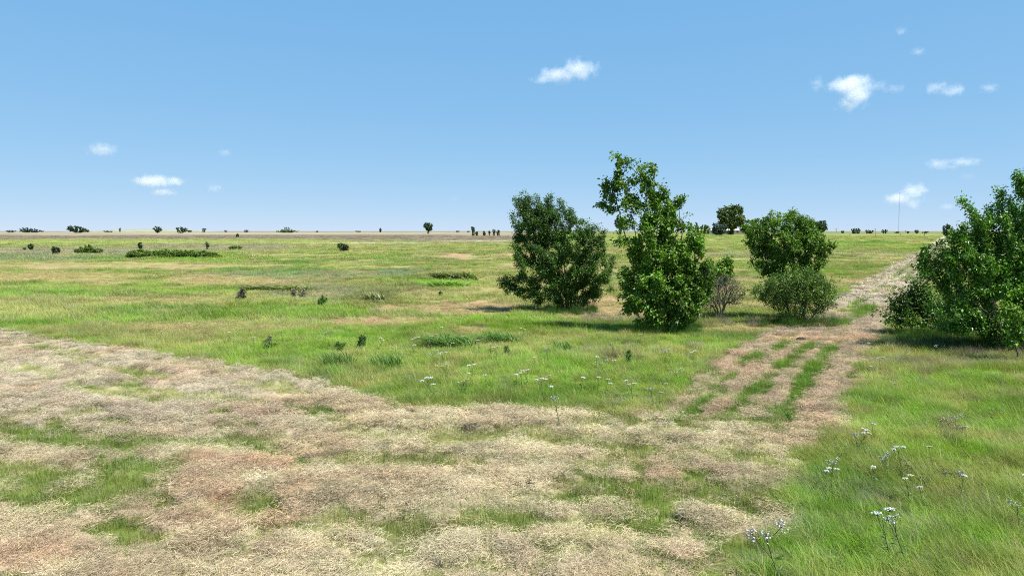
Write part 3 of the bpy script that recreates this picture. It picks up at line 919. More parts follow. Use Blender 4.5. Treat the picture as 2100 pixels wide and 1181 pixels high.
def multi(n, spread, h, seed, D=0.16, lean=0.0):
    """several stems leaving the ground together"""
    r = np.random.default_rng(seed); out = []
    for k in range(n):
        a = 2 * pi * k / n + r.uniform(-.4, .4); q = spread * r.uniform(0.3, 1)
        b = np.array([0.25 * q * cos(a), 0.25 * q * sin(a), 0.0]); e = np.array([q * cos(a) + lean, q * sin(a), h * r.uniform(0.7, 1.1)])
        m = max(3, int(np.linalg.norm(e - b) / D))
        out.append([b + (e - b) * t + np.array([0, 0, -0.08 * sin(pi * t)]) for t in np.linspace(0, 1, m)])
    return out

L_DARK = leaf_material("dark_leaf", (0.020, 0.052, 0.010), (0.118, 0.240, 0.036), 0.30, 0.02, 0.5)  # crown leaves: dark ends paint leaf shadow, light ends sunlit leaves
L_BRIGHT = leaf_material("bright_leaf", (0.028, 0.068, 0.008), (0.200, 0.360, 0.034), 0.34, 0.025, 0.5)
L_MID = leaf_material("mid_leaf", (0.030, 0.072, 0.010), (0.200, 0.345, 0.042), 0.32, 0.02, 0.5)
L_GLOSS = leaf_material("glossy_leaf", (0.022, 0.064, 0.006), (0.175, 0.370, 0.030), 0.32, 0.04, 0.42)
L_OLIVE = leaf_material("olive_leaf", (0.050, 0.072, 0.020), (0.140, 0.185, 0.055), 0.25, 0.02, 0.5)
L_SHRUB = leaf_material("shrub_leaf", (0.034, 0.074, 0.013), (0.165, 0.275, 0.048), 0.25, 0.02, 0.5)
L_GREYG = leaf_material("grey_leaf", (0.09, 0.095, 0.06), (0.19, 0.20, 0.12), 0.25, 0.02, 0.6)
L_FAR = leaf_material("distant_leaf", (0.022, 0.048, 0.020), (0.075, 0.125, 0.045), 0.25, 0.02, 0.5)
L_HAZE = leaf_material("haze_blue_leaf", (0.030, 0.055, 0.038), (0.075, 0.115, 0.075), 0.2, 0.02, 0.5)  # blue tint of distance haze painted into the leaf colour
L_REED = leaf_material("thicket_leaf", (0.065, 0.115, 0.018), (0.17, 0.26, 0.040), 0.3, 0.02, 0.5)

build_tree("windswept_tree", (1165, 641), [
    (1080, 422, 20, 18, .7), (1098, 440, 30, 28), (1118, 458, 40, 34), (1095, 480, 40, 34), (1148, 478, 34, 34), (1172, 500, 40, 36), (1212, 512, 28, 28), (1140, 440, 12, 22, .4), (1185, 470, 12, 26, .4), (1235, 495, 10, 22, .4),
    (1110, 530, 55, 34), (1165, 550, 60, 42), (1218, 556, 36, 34), (1120, 578, 55, 24), (1062, 578, 40, 18), (1180, 592, 55, 20), (1232, 585, 24, 18), (1060, 598, 26, 9), (1110, 600, 60, 12), (1185, 612, 50, 14), (1130, 612, 60, 10)],
    1500, "dark green tree swept over to one side by wind, leaves down to its many stems", "tree", L_DARK, wind=0.8, stems=multi(7, 0.55, 0.9, 3, lean=-0.1), carve=0.39,
    shoots=[(1100, 440, 1052, 402), (1110, 430, 1074, 395), (1130, 440, 1098, 400), (1150, 440, 1128, 398), (1175, 455, 1150, 410), (1195, 480, 1172, 430), (1215, 490, 1190, 445),
            (1235, 510, 1225, 462), (1240, 500, 1240, 468), (1080, 460, 1052, 450), (1075, 500, 1045, 505), (1230, 530, 1278, 520), (1060, 580, 1020, 575), (1240, 590, 1262, 600), (1090, 480, 1055, 470), *[(1090 + 11 * i, 432 + 6.2 * i, 1072 + 11.2 * i + (i % 3) * 4, 396 + 5.9 * i + (i % 4) * 6) for i in range(15)], (1130, 430, 1120, 402), (1095, 430, 1058, 418), (1105, 425, 1085, 398), (1085, 450, 1050, 435), (1080, 470, 1052, 462), (1165, 450, 1143, 405), (1185, 470, 1165, 425), (1225, 500, 1206, 458), (1210, 480, 1208, 452)],
    per=15, leaf=0.078, aspect=0.5, thr=0.016, r_tip=0.005, seed=11, droop=0.1, r_max=0.13, bare_twigs=120)

build_tree("leaning_tree", (1372, 682), [
    (1278, 338, 26, 16, 0.45), (1314, 352, 24, 20, 0.45), (1260, 374, 20, 14, 0.3), (1296, 384, 32, 22, 0.5), (1338, 394, 24, 22, 0.5), (1278, 424, 24, 20, 0.4), (1322, 425, 36, 24, 0.6), (1368, 425, 24, 26, 0.6), (1278, 466, 16, 18, 0.25), (1252, 400, 14, 12, 0.2),
    (1350, 418, 36, 26, 0.6), (1365, 445, 40, 26, 0.7), (1425, 535, 30, 30, .8), (1440, 560, 24, 26, .7),
    (1335, 470, 36, 26, 0.7), (1385, 470, 34, 30, 0.9), (1422, 492, 22, 26), (1335, 520, 40, 30), (1390, 525, 48, 36), (1310, 568, 32, 22), (1355, 575, 55, 36), (1415, 570, 35, 36),
    (1325, 615, 48, 32), (1385, 620, 52, 40), (1435, 590, 26, 36), (1295, 600, 22, 10), (1350, 650, 48, 22), (1400, 650, 32, 26)],
    1500, "tallest tree of the row, thin bent top leaning away from the wind", "tree", L_BRIGHT, wind=0.7, stems=[[(0, 0, k * 0.16) for k in range(4)], [(0, 0, 0), (0.15, -0.1, 0.16), (0.3, -0.15, 0.3)], [(0, 0, 0), (-0.15, -0.1, 0.16), (-0.3, 0.1, 0.32)]],
    shoots=[(1340, 400, 1338, 340), (1290, 345, 1258, 320), (1265, 380, 1230, 430), (1380, 430, 1405, 405), (1330, 380, 1310, 330), (1375, 430, 1360, 380), (1280, 440, 1262, 495), (1395, 450, 1412, 440), (1410, 480, 1442, 500), (1310, 610, 1270, 615), (1310, 570, 1270, 565), (1270, 370, 1235, 385), (1285, 470, 1268, 500), (1320, 630, 1278, 640)],
    per=11, leaf=0.105, aspect=0.62, thr=0.013, r_tip=0.0055, seed=12, r_max=0.12, droop=0.35, spread=0.08, grow_blob=1.12, carve=0.42)

build_tree("grey_shrub", (1472, 655), [(1475, 598, 40, 26), (1450, 612, 26, 22), (1504, 602, 24, 24), (1485, 578, 30, 14)], 2600,
    "small grey half-bare shrub of dense twigs between two green trees", "shrub", L_GREYG, wind=0.1, stems=multi(4, 0.25, 0.5, 5, D=0.1), D=0.08, dk=0.085, per=1.0, leaf=0.055, thr=0.012,
    r_tip=0.0055, r_max=0.07, seed=13, bark=MAT_TWIG)
build_tree("sapling", (1484, 640), [(1463, 556, 18, 12), (1490, 546, 13, 14), (1478, 566, 12, 12), (1495, 560, 8, 14), (1448, 575, 14, 16)], 120,
    "young leafy sapling rising behind the small grey shrub", "sapling", L_MID, wind=0.3, per=6, leaf=0.13, thr=0.02, r_tip=0.006, seed=14, r_max=0.03, shoots=[(1490, 545, 1502, 528), (1465, 556, 1450, 545)])
build_tree("leafy_tree", (1648, 655), [
    (1555, 476, 30, 18), (1595, 462, 34, 26), (1635, 470, 36, 30), (1565, 505, 34, 20), (1610, 500, 46, 32), (1660, 495, 28, 30), (1685, 515, 24, 16), (1565, 535, 26, 18), (1620, 545, 48, 24), (1668, 535, 26, 24), (1640, 570, 52, 22), (1585, 560, 24, 14), (1610, 590, 40, 18)],
    1200, "bright leafy tree standing in a dense round shrub beside the track", "tree", L_MID, wind=0.25, up=0.12, per=12, leaf=0.080, aspect=0.58, thr=0.014, r_tip=0.0055, seed=15, r_max=0.09, spread=0.07, grow_blob=1.04,
    stems=[[(0, 0, k * 0.16) for k in range(8)]],
    shoots=[(1590, 450, 1576, 432), (1600, 450, 1598, 432), (1630, 455, 1637, 436), (1615, 450, 1615, 428), (1560, 470, 1525, 466), (1570, 500, 1530, 495), (1690, 515, 1716, 500), (1680, 505, 1700, 490), (1670, 535, 1698, 520), (1580, 545, 1548, 550), (1660, 470, 1668, 455)])
build_tree("round_shrub", (1632, 668), [
    (1640, 570, 50, 20), (1600, 590, 46, 24), (1668, 592, 40, 26), (1632, 605, 60, 28), (1588, 612, 35, 14), (1680, 615, 28, 18), (1560, 600, 20, 10), (1635, 632, 50, 18)],
    1300, "dense round shrub of small leaves with dark stems under a leafy tree", "shrub", L_SHRUB, wind=0.15, stems=multi(9, 0.8, 0.75, 8, D=0.13), D=0.11, dk=0.13, per=7, leaf=0.06, aspect=0.6, thr=0.013,
    r_tip=0.0045, r_max=0.06, seed=16, grow_blob=1.15, shoots=[(1690, 590, 1717, 572), (1690, 600, 1712, 592), (1570, 600, 1540, 596), (1690, 620, 1718, 625)], twig_part=True)

build_tree("broad_tree", (2062, 720), [
    (2085, 440, 26, 46, 0.8), (2050, 470, 40, 34), (2003, 492, 28, 24), (1952, 500, 30, 20), (1925, 522, 30, 20), (1990, 540, 58, 36), (2070, 520, 58, 44), (2140, 480, 55, 70), (1930, 565, 45, 22), (1990, 598, 66, 30), (2065, 590, 60, 36),
    (2130, 580, 60, 50), (1960, 640, 60, 24), (2035, 650, 70, 26), (2100, 660, 50, 20), (1990, 672, 80, 16), (2090, 684, 70, 18), (2190, 540, 60, 70), (2140, 640, 60, 30)],
    2600, "broad glossy green tree with upright shoots standing beside the track", "tree", L_GLOSS, wind=0.05, up=0.12, per=13, leaf=0.082, aspect=0.55, thr=0.015, r_tip=0.005, seed=17, spread=0.07, grow_blob=1.03, r_max=0.13, stems=multi(6, 0.7, 0.8, 9), D=0.12, dk=0.15,
    shoots=[(2015, 470, 1982, 406), (2020, 460, 1978, 410), (2075, 420, 2052, 385), (2088, 400, 2078, 358), (2060, 440, 2045, 420), (2000, 480, 1998, 440), (1950, 490, 1962, 458), (2095, 410, 2100, 372), (2030, 460, 2018, 435), (1920, 515, 1895, 530), (1910, 560, 1870, 565), (1930, 550, 1878, 545), (2100, 400, 2115, 350), (1985, 490, 1975, 462)])
build_tree("low_shrub", (1885, 688), [(1835, 642, 30, 14), (1868, 622, 36, 24), (1915, 625, 36, 26), (1865, 654, 48, 14), (1930, 652, 44, 18), (1885, 590, 24, 20), (1850, 612, 20, 12)],
    1000, "low dark shrub with bare twigs spreading over the track edge", "shrub", L_DARK, wind=0.1, stems=multi(6, 0.8, 0.4, 21, D=0.13), D=0.12, dk=0.15, per=4, leaf=0.10, thr=0.015, r_tip=0.005, r_max=0.05, seed=18,
    shoots=[(1840, 640, 1800, 640), (1850, 630, 1822, 612), (1870, 610, 1850, 590), (1880, 590, 1868, 575), (1850, 650, 1806, 662)], twig_part=True)
build_tree("lime_sapling", (2085, 742), [(2078, 640, 16, 18), (2092, 670, 16, 26), (2080, 695, 14, 16)], 130,
    "small lime green sapling in front of the broad glossy tree", "sapling", L_BRIGHT, wind=0.1, per=6, leaf=0.10, thr=0.02, seed=19, r_max=0.03, shoots=[(2078, 640, 2072, 612), (2080, 650, 2062, 640)])

# ------------------------------------------------------------------ trees and bushes far out in the field
def far(name, px, py, w, h, Y, label, cat, mat=None, seed=0, n=200, wind=0.3, blobs=None, group=None, tall=False, per=6):
    s = Y / F
    if blobs is None:
        r = np.random.default_rng(seed + 500)
        if tall:
            blobs = [(px, py - h * 0.62, w * 0.42, h * 0.34), (px + w * 0.12, py - h * 0.35, w * 0.36, h * 0.24), (px - w * 0.15, py - h * 0.78, w * 0.26, h * 0.2)]
        else:
            blobs = [(px + w * r.uniform(-.28, .28), py - h * r.uniform(0.3, 0.62), w * r.uniform(.2, .3), h * r.uniform(.28, .38)) for _ in range(4)] + [(px, py - h * 0.45, w * 0.36, h * 0.45), (px, py - h * 0.12, w * 0.3, h * 0.2)]
    if cat in ("bush", "thicket"):
        x0 = min(b[0] - b[2] for b in blobs); x1 = max(b[0] + b[2] for b in blobs); lo = max(b[1] + b[3] for b in blobs)
        q = max(1, int((x1 - x0) / max(h, 6))); r0 = np.random.default_rng(seed + 77)
        blobs = list(blobs) + [(x0 + (x1 - x0) * (i + .5) / q, max(lo, py) - h * r0.uniform(.1, .25), (x1 - x0) / q * r0.uniform(.25, .45), h * r0.uniform(.12, .25)) for i in range(q)]
    hm = h * s
    D = max(0.12, hm / 12)
    return build_tree(name, (px, py), blobs, n, label, cat, mat or L_FAR, D=D, dk=D * 1.35, wind=wind, per=per, leaf=max(0.13, hm * 0.085), aspect=0.65, thr=10.0, r_tip=0.010 + hm * 0.0015, r_max=hm * 0.035, seed=seed,
               depth=Y, spread=D * 0.45, sides=4, zsink=0.15, group=group, carve=0.2, zmin=hm * 0.06, stems=(multi(5, w * s * 0.3, hm * 0.22, seed, D=D) if cat in ('bush', 'thicket') else None))

far("tree", 1500, 476, 62, 58, 300, "large round tree at the farm on the horizon, forked bare trunk showing", "tree", L_OLIVE, 31, 420, blobs=[
    (1490, 440, 16, 17), (1508, 436, 16, 14), (1500, 450, 24, 14), (1484, 455, 12, 10), (1524, 448, 10, 6), (1515, 455, 14, 9)])
far("bush", 1474, 482, 34, 34, 290, "very dark bush standing against the farm's large round tree", "bush", L_HAZE, 32, 220, blobs=[(1475, 472, 14, 9), (1466, 464, 7, 7), (1480, 464, 10, 7), (1476, 477, 14, 5)])
far("bush", 1436, 474, 38, 16, 310, "wide low bush hiding one end of the farm building", "bush", L_MID, 33, 160, blobs=[(1425, 468, 10, 6), (1440, 466, 14, 6), (1450, 470, 8, 6), (1428, 462, 4, 5)])
far("tree", 1548, 477, 60, 34, 300, "green tree just beside the farm's large round tree, partly hidden by nearer leaves", "tree", L_MID, 34, 240, blobs=[(1535, 464, 16, 12), (1555, 460, 16, 12), (1545, 472, 24, 8), (1570, 466, 12, 9)])
far("tree", 1680, 475, 38, 27, 330, "compact rounded dark tree on the horizon beside the utility pole", "tree", L_FAR, 35, 240, wind=0, blobs=[(1673, 463, 11, 9), (1686, 462, 11, 9), (1680, 469, 17, 8)])
far("tree", 1655, 475, 24, 22, 335, "darker tree partly behind the compact rounded tree", "tree", L_HAZE, 36, 120)
far("tree", 1272, 476, 26, 32, 320, "dark tree on the horizon seen through the leaning tree's thin branches", "tree", L_HAZE, 37, 160, tall=True)
far("tree", 878, 476, 20, 20, 380, "lone upright dark tree on the skyline far from any other", "tree", L_FAR, 38, 170, tall=True)
far("tree", 323, 475.5, 20, 13, 520, "small ragged tree between two wider bushes on the skyline", "tree", L_FAR, 39, 110)
far("bush", 158, 475, 46, 14, 560, "widest dark bush of the left skyline, sloping down at one end", "bush", L_FAR, 40, 200, blobs=[(150, 469, 13, 6), (163, 470, 13, 5), (176, 473, 10, 3)])
far("bush", 62, 475.5, 52, 9, 650, "long low bluish bush near the end of the left skyline", "bush", L_HAZE, 41, 170, blobs=[(50, 471, 11, 4.5), (66, 472, 14, 4), (82, 474, 8, 2.5)])
far("bush", 22, 476, 26, 5, 700, "flat bluish bush at the very end of the left skyline", "bush", L_HAZE, 42, 90)
far("bush", 372, 475.5, 24, 11, 520, "rounded dark bush with a low tail on the left skyline", "bush", L_FAR, 43, 130, blobs=[(370, 470, 10, 5), (380, 472, 8, 4), (390, 474, 6, 2)])
far("bush", 418, 473, 12, 6, 700, "small dark bush perched on the skyline past the rounded bush", "bush", L_HAZE, 44, 80)
far("bush", 463, 475.5, 8, 4, 700, "tiny grey bush on the skyline, first of a thin line of specks", "bush", L_HAZE, 45, 50)
far("bush", 505, 475.5, 12, 5, 700, "tiny flat dark bush before the low tree covered mound", "bush", L_HAZE, 46, 60)
far("bush", 588, 476, 50, 8, 600, "low wide bush shaped like a mound with a treetop above", "bush", L_REED, 47, 150, wind=0, blobs=[(588, 474, 22, 3), (588, 472, 12, 3), (588, 467.5, 5, 3)])
for px, w, h, lab in ((650, 7, 4, "speck of a bush just past the mound shaped bush"), (735, 16, 4, "flat speck of bush midway along the skyline"), (780, 6, 9, "thin upright speck of a tree short of the lone dark tree"),
                      (938, 12, 4, "flat speck of bush just past the lone dark tree"), (960, 10, 4, "flat speck of bush before the group of dark cones")):
    far("bush", px, 476, w, h, 800, lab, "bush", L_HAZE, int(px), 50, tall=h > 6)
for px, py, w, h, lab in ((970, 477, 9, 13, "tallest of the small dark bushes on the slope before the windswept tree"), (993, 482, 7, 9, "lowest standing of the small dark bushes before the windswept tree"),
                          (1004, 479, 5, 6, "smallest of the small dark bushes before the windswept tree"), (1013, 480, 8, 10, "plump oval one of the small dark bushes before the windswept tree"),
                          (1022, 478, 9, 7, "small leaning bush last before the windswept tree"), (978, 479, 7, 5, "yellowish low bush at the foot of the tallest small dark bush")):
    far("bush", px, py, w, h, 260, lab, "bush", L_OLIVE if "yellow" in lab else L_FAR, int(px), 70, tall=h > w, group="small bushes on the slope")
for px, w, h, Y, lab in ((1728, 8, 5, 420, "tiny bush next to the first utility pole"), (1754, 26, 11, 380, "spreading dark bush between the two utility poles"), (1783, 20, 7, 400, "flatter green bush right before the second utility pole"),
                         (1813, 18, 8, 400, "ragged little tree between second pole and radio mast"), (1880, 12, 7, 420, "dark tufted little tree past the radio mast"), (1897, 16, 4, 450, "flat bush joined to the dark tufted tree"), (1862, 8, 4, 450, "tiny bush just past the radio mast"), (1840, 14, 3, 480, "thin flat bush at the foot of the radio mast")):
    far("bush", px, 477.5, w, h, Y, lab, "bush", L_FAR, int(px) + 3, 90)
far("tree", 1944, 484, 22, 26, 170, "dark rounded tree rising just beyond the broad glossy tree", "tree", L_FAR, 51, 140)
far("bush", 705, 515, 26, 20, 112, "dark bristling bush alone in the middle of the field", "bush", L_FAR, 52, 220, wind=0.5, blobs=[(703, 506, 10, 7), (711, 508, 7, 5), (697, 502, 6, 4), (706, 511, 9, 4)])
far("sapling", 425, 509, 9, 14, 120, "thin sapling bent by wind above the end of the long thicket", "sapling", L_FAR, 53, 60, wind=0.8, tall=True)
far("sapling", 288, 514, 12, 18, 108, "curved dark sapling poking out of the long thicket", "sapling", L_FAR, 54, 60, wind=1.0, tall=True)
far("bush", 115, 521, 20, 17, 100, "dark bush with spread arms left of the spiky green scrub", "bush", L_FAR, 55, 140)
far("sapling", 64, 512, 14, 13, 115, "sparse broken looking sapling in grey grass", "sapling", L_FAR, 56, 45, wind=0.6)
far("sapling", 50, 513, 9, 7, 115, "tiny shoot beside the sparse broken sapling", "sapling", L_FAR, 57, 30)
far("bush", 182, 520, 56, 18, 102, "spiky green scrub with one taller tuft before the thicket", "bush", L_REED, 58, 260, wind=0.5, blobs=[(170, 514, 16, 6), (183, 509, 7, 9), (200, 515, 14, 5), (164, 511, 5, 6)])
far("bush", 481, 512, 32, 9, 118, "low olive green bush past the end of the thicket", "bush", L_REED, 59, 160, wind=0.4)
far("bush", 487, 487.5, 8, 10, 230, "small dark bush out on the purple grey slope", "bush", L_FAR, 60, 70)
far("thicket", 355, 530, 195, 19, 88, "long green thicket stretched across the left of the field", "thicket", L_REED, 61, 1000, wind=0.4, per=6, blobs=[
    (272, 522, 14, 8), (290, 520, 18, 9), (315, 522, 18, 8), (340, 521, 20, 8.5), (365, 521, 20, 8), (390, 521, 20, 8), (412, 522, 18, 7.5), (435, 524, 15, 6), (448, 526, 9, 4)])
far("tree", 246, 476, 5, 9, 900, "thin stub of a tree on the pale far swell of land", "tree", L_HAZE, 62, 40, tall=True)
far("bush", 222, 475.5, 26, 3.5, 800, "faint flat line of scrub at the foot of the far swell", "bush", L_HAZE, 63, 70)

#==REST==
# ------------------------------------------------------------------ weeds, coarse clumps, clods
def gz(x, y): return float(height(np.array([x]), np.array([y]))[0])

L_DEAD = leaf_material("dead_weed_leaf", (0.08, 0.075, 0.045), (0.24, 0.22, 0.13), 0.15, 0.02, 0.7)
L_TANW = leaf_material("tan_seed_head", (0.25, 0.17, 0.10), (0.42, 0.32, 0.20), 0.2, 0.02, 0.7)
L_COARSE = leaf_material("coarse_grass", (0.045, 0.11, 0.020), (0.13, 0.25, 0.045), 0.3, 0.015, 0.5)
L_RUSTY = leaf_material("rusty_grass", (0.11, 0.13, 0.04), (0.25, 0.27, 0.09), 0.3, 0.03, 0.5)
L_LIME = leaf_material("lime_grass", (0.12, 0.22, 0.03), (0.24, 0.38, 0.06), 0.35, 0.03, 0.5)

def weed(px, py, w, h, label, mat, seed, n=60, leaf=0.06, per=2, blobs=None, bark=None, wind=0.3):
    q_ = np.random.default_rng(seed)
    b = blobs or [(px, py - h * 0.35, w * 0.28, h * 0.28), (px + w * .05, py - h * .6, w * .14, h * .25)]
    shoots = [(px + u * w * .12, py - h * .2, px + u * w * .55, py - h * q_.uniform(.55, 1.0) * (1 - .35 * abs(u))) for u in q_.uniform(-1, 1, 7)] if h > 12 and not blobs else []
    d = G(px, py); s = d[1] / F
    D = max(0.04, h * s / 11)
    r = build_tree("weed", (px, py), b, n, label, "weed", mat, D=D, dk=D * 1.2, wind=wind, per=per, leaf=leaf, aspect=0.4, thr=10, shoots=shoots, carve=0.3, r_tip=0.0035, r_max=0.012, seed=seed, spread=D * .4, sides=4, zsink=0.03, bark=bark)
    for c in r.children:
        c.name = "stem" if c.name.startswith("trunk") else "foliage"
BR_DEAD = plain_material("dead_stem", (0.10, 0.088, 0.06), 0.9, 0.3, 10)
BR_GREEN = plain_material("green_stem", (0.06, 0.09, 0.03), 0.8, 0.3, 10)
weed(495, 617, 28, 36, "dead dark brown weed standing alone, branched and dry", L_DEAD, 301, 120, 0.09, 3, bark=BR_DEAD)
weed(602, 612, 16, 26, "dry seed stalk nearer the dead dark brown weed", L_DEAD, 302, 60, 0.08, 2, bark=BR_DEAD)
weed(622, 612, 16, 24, "dry seed stalk beside another one, closer to the green bushy weed", L_DEAD, 303, 60, 0.08, 2, bark=BR_DEAD)
weed(661, 628, 24, 26, "green bushy weed next to the two dry seed stalks", L_DARK, 304, 90, 0.09, 3, bark=BR_GREEN)
weed(742, 716, 14, 30, "upright dark leafy weed behind two coarse grass clumps", L_DARK, 305, 70, 0.08, 4, bark=BR_GREEN)
weed(553, 718, 18, 20, "small dark leafy weed by the curved edge of the mown hay", L_DARK, 306, 50, 0.07, 3, bark=BR_GREEN)
weed(546, 708, 12, 18, "greyish weed right behind a small dark leafy weed", L_GREYG, 307, 40, 0.06, 3, bark=BR_GREEN)
weed(904, 608, 6, 13, "short dark stub of a weed beyond the pinkish bare patch", L_DARK, 308, 40, 0.07, 4, bark=BR_DEAD)
weed(1290, 746, 12, 32, "thin dark stalk with small leaves in front of the leaning tree", L_DARK, 309, 50, 0.05, 3, bark=BR_DEAD)
weed(1040, 726, 12, 22, "little dark weed in front of the windswept tree", L_DARK, 310, 40, 0.06, 3, bark=BR_GREEN)
weed(698, 716, 26, 16, "low dark sprawling weed behind the first coarse clump", L_DARK, 311, 50, 0.06, 3, bark=BR_GREEN)
weed(207, 955, 56, 18, "flat broad leaved weed with yellowish leaves lying in cut hay", L_LIME, 312, 60, 0.09, 4, bark=BR_GREEN, wind=0)
weed(1622, 874, 9, 22, "small dark upright weed at the end of a green strip in the track", L_DARK, 313, 40, 0.04, 5, bark=BR_GREEN)
weed(1952, 888, 18, 30, "tan dried seed head in the bright grass", L_TANW, 314, 90, 0.05, 3, bark=BR_DEAD)
for q, (px, py, h, lab) in enumerate([(1722, 945, 44, "bare dark stalk rising beside the mown corner"), (1866, 990, 46, "bare dark stalk among several white flowers"), (1884, 992, 36, "second bare dark stalk, just beside a similar one"), (1935, 990, 44, "lone bare dark stalk in flattened bright grass")]):
    weed(px, py, 8, h, lab, L_DEAD, 320 + q, 26, 0.03, 1, bark=BR_DEAD, wind=0.1)

def clump(px, py, w, h, label, mat, seed, n=260, lean=0.8, bw=0.009):
    g0 = G(px, py); s = g0[1] / F
    V, Fc, A = make_blades(n, 0.5, 1.0, bw / (h * s), lean, 0.9, seed, seg=3, hvar=0.35)
    V = V * np.array([1, 1, 1.0])
    xy = V[:, :2].copy()
    V = np.c_[xy[:, 0] * w * s, xy[:, 1] * min(w * s * 0.6, 2.5), V[:, 2] * h * s * 1.15]
    # keep blade width real: blades were made in unit space
    o = link("grass_clump", mesh_np("grass_clump", V, Fc, mat, {"var": ('FLOAT', A)}))
    o.location = (g0[0], g0[1], gz(*g0) - 0.01)
    tag(o, label, "grass clump", "coarse grass clumps in the meadow")
clump(697, 750, 66, 28, "coarse dark green grass clump, first of two side by side before the curve", L_COARSE, 401, 240)
clump(795, 753, 66, 28, "coarse dark green grass clump, second of two side by side before the curve", L_COARSE, 402, 240)
clump(925, 713, 110, 24, "wide coarse grass clump dotted with white flowers", L_COARSE, 403, 420)
clump(1022, 702, 90, 20, "coarse grass clump adjoining the wide one, nearer the windswept tree", L_COARSE, 404, 320)
clump(1155, 716, 40, 18, "small coarse green clump before the gap between the two big trees", L_COARSE, 405, 150)
clump(937, 573, 92, 15, "dark rusty green clump beyond the bright lime one", L_RUSTY, 406, 420, bw=0.03)
clump(918, 590, 76, 12, "bright lime green clump beside the dark rusty one", L_LIME, 407, 300, bw=0.03)
clump(585, 596, 120, 11, "long dark clump behind the dry seed stalks", L_RUSTY, 408, 420, bw=0.03)
clump(770, 618, 46, 16, "brownish green clump near the pinkish bare patches", L_RUSTY, 409, 200, bw=0.025)
clump(560, 944, 40, 9, "dark green cut grass wisps lying on the hay", L_COARSE, 410, 90, lean=1.6, bw=0.01)
clump(628, 945, 44, 10, "second lot of dark green wisps lying on the hay", L_COARSE, 411, 90, lean=1.6, bw=0.01)

MAT_SOIL = plain_material("dark_soil", (0.055, 0.043, 0.036), 0.95, 0.4, 30)
import bmesh
def clod(px, py, w, h, label, seed):
    g0 = G(px, py); s = g0[1] / F
    bm = bmesh.new(); bmesh.ops.create_icosphere(bm, subdivisions=4, radius=1)
    for v in bm.verts:
        p = v.co
        n = float(fbm(np.array([p.x * 2.2 + seed]), np.array([p.y * 2.2 + p.z * 3]), seed, 4)[0])
        k = 0.55 + 0.9 * n
        v.co = (p.x * k * w * s * .5, p.y * k * w * s * .42, max(p.z, -0.3) * k * max(h * s * .7, 0.04))
    me = bpy.data.meshes.new("soil_clod"); bm.to_mesh(me); bm.free(); me.materials.append(MAT_SOIL)
    o = link("soil_clod", me, None, (g0[0], g0[1], gz(*g0) + 0.02)); tag(o, label, "soil", "dark soil lumps on the hay")
clod(966, 882, 36, 8, "dark soil lump on the hay below the meadow's front edge", 1)
clod(1362, 872, 34, 10, "dark soil lump where the track meets the hay", 2)
clod(1086, 1002, 22, 14, "dark soil lump in the middle of the hay foreground", 3)
clod(1642, 702, 18, 6, "dark soil lump on the pink bare start of the track", 4)

# ------------------------------------------------------------------ dry grey grass and shade-darkened undergrowth by the broad tree (stuff)
def patch_scatter(name, quads_, per_m2, colr, hs, label, coll=T_NEAR, nt=6, cj=0.12):
    X = []; Y = []
    for (px0, py0, px1, py1) in quads_:
        a = G(px0, py1); b = G(px1, py0)
        c = G(px1, py1); d = G(px0, py0)
        xs = sorted([a[0], b[0], c[0], d[0]]); y0, y1 = a[1], b[1]
        n = int((xs[3] - xs[0]) * (y1 - y0) * per_m2)
        x = rng.uniform(xs[0], xs[3], n); y = rng.uniform(y0, y1, n)
        ppx = 1050 + F * x / y
        w = fbm(x / 0.8, y / 0.8, 221, 3)
        k = (ppx > px0) & (ppx < px1) & (w > 0.36)
        X.append(x[k]); Y.append(y[k])
    x = np.concatenate(X); y = np.concatenate(Y); n = len(x)
    c = colr * (0.75 + 0.5 * rng.uniform(size=(n, 1))) * (1 + rng.normal(0, cj * .5, (n, 3)))
    rot = np.zeros((n, 3)); rot[:, 2] = rng.normal(0, 0.7, n); rot[:, 1] = rng.normal(0.25, 0.2, n)
    sc = np.c_[np.ones(n), np.ones(n), hs * (0.6 + 0.8 * rng.uniform(size=n))]
    scatter(name, np.c_[x, y, height(x, y) - .01], rot, sc, rng.integers(0, nt, n), np.clip(c, .01, .8), coll, label, "grass")
patch_scatter("dry_grass", [(1815, 704, 1990, 724), (1960, 722, 2140, 742), (1440, 662, 1560, 672), (1190, 648, 1330, 668), (1690, 655, 1730, 668), (1940, 880, 2010, 930), (1860, 930, 1890, 950)], 9, P(168, 158, 140), 1.5, "dry grey grass stalks standing round the shrubs")
patch_scatter("undergrowth", [(1850, 680, 2160, 722), (1290, 672, 1440, 690), (1120, 632, 1220, 648), (1560, 662, 1720, 676)], 24, P(74, 116, 38), 1.9, "lush dark green undergrowth with painted-in shade at the foot of trees")  # green darkened further to stand for deep shade under the crowns
# seed stalks bent by the wind all over the meadow
xs_, ys_ = field_points([(8, 30, 2.2), (30, 60, 0.8)], 'tall')
stalk_specs = [dict(n=5, radius=0.25, h=0.38, w=0.0045, lean=1.1, spread=0.4, seed=230 + k, seg=4, hvar=0.25) for k in range(4)]
T_STALK = template_set("seed_stalk", MAT_BLADE, stalk_specs)
m_ = fbm(xs_ / 5, ys_ / 4, 231, 3) > 0.45
xs_, ys_ = xs_[m_], ys_[m_]; n_ = len(xs_)
rt_ = np.zeros((n_, 3)); rt_[:, 2] = rng.normal(0, .35, n_)
scatter("seed_stalks", np.c_[xs_, ys_, height(xs_, ys_)], rt_, np.ones((n_, 3)) * rng.uniform(.7, 1.2, (n_, 1)), rng.integers(0, 4, n_), P(214, 206, 150)[None, :] * rng.uniform(.7, 1.2, (n_, 1)), T_STALK, "pale seed stalks bent over by wind above the meadow grass", "grass")

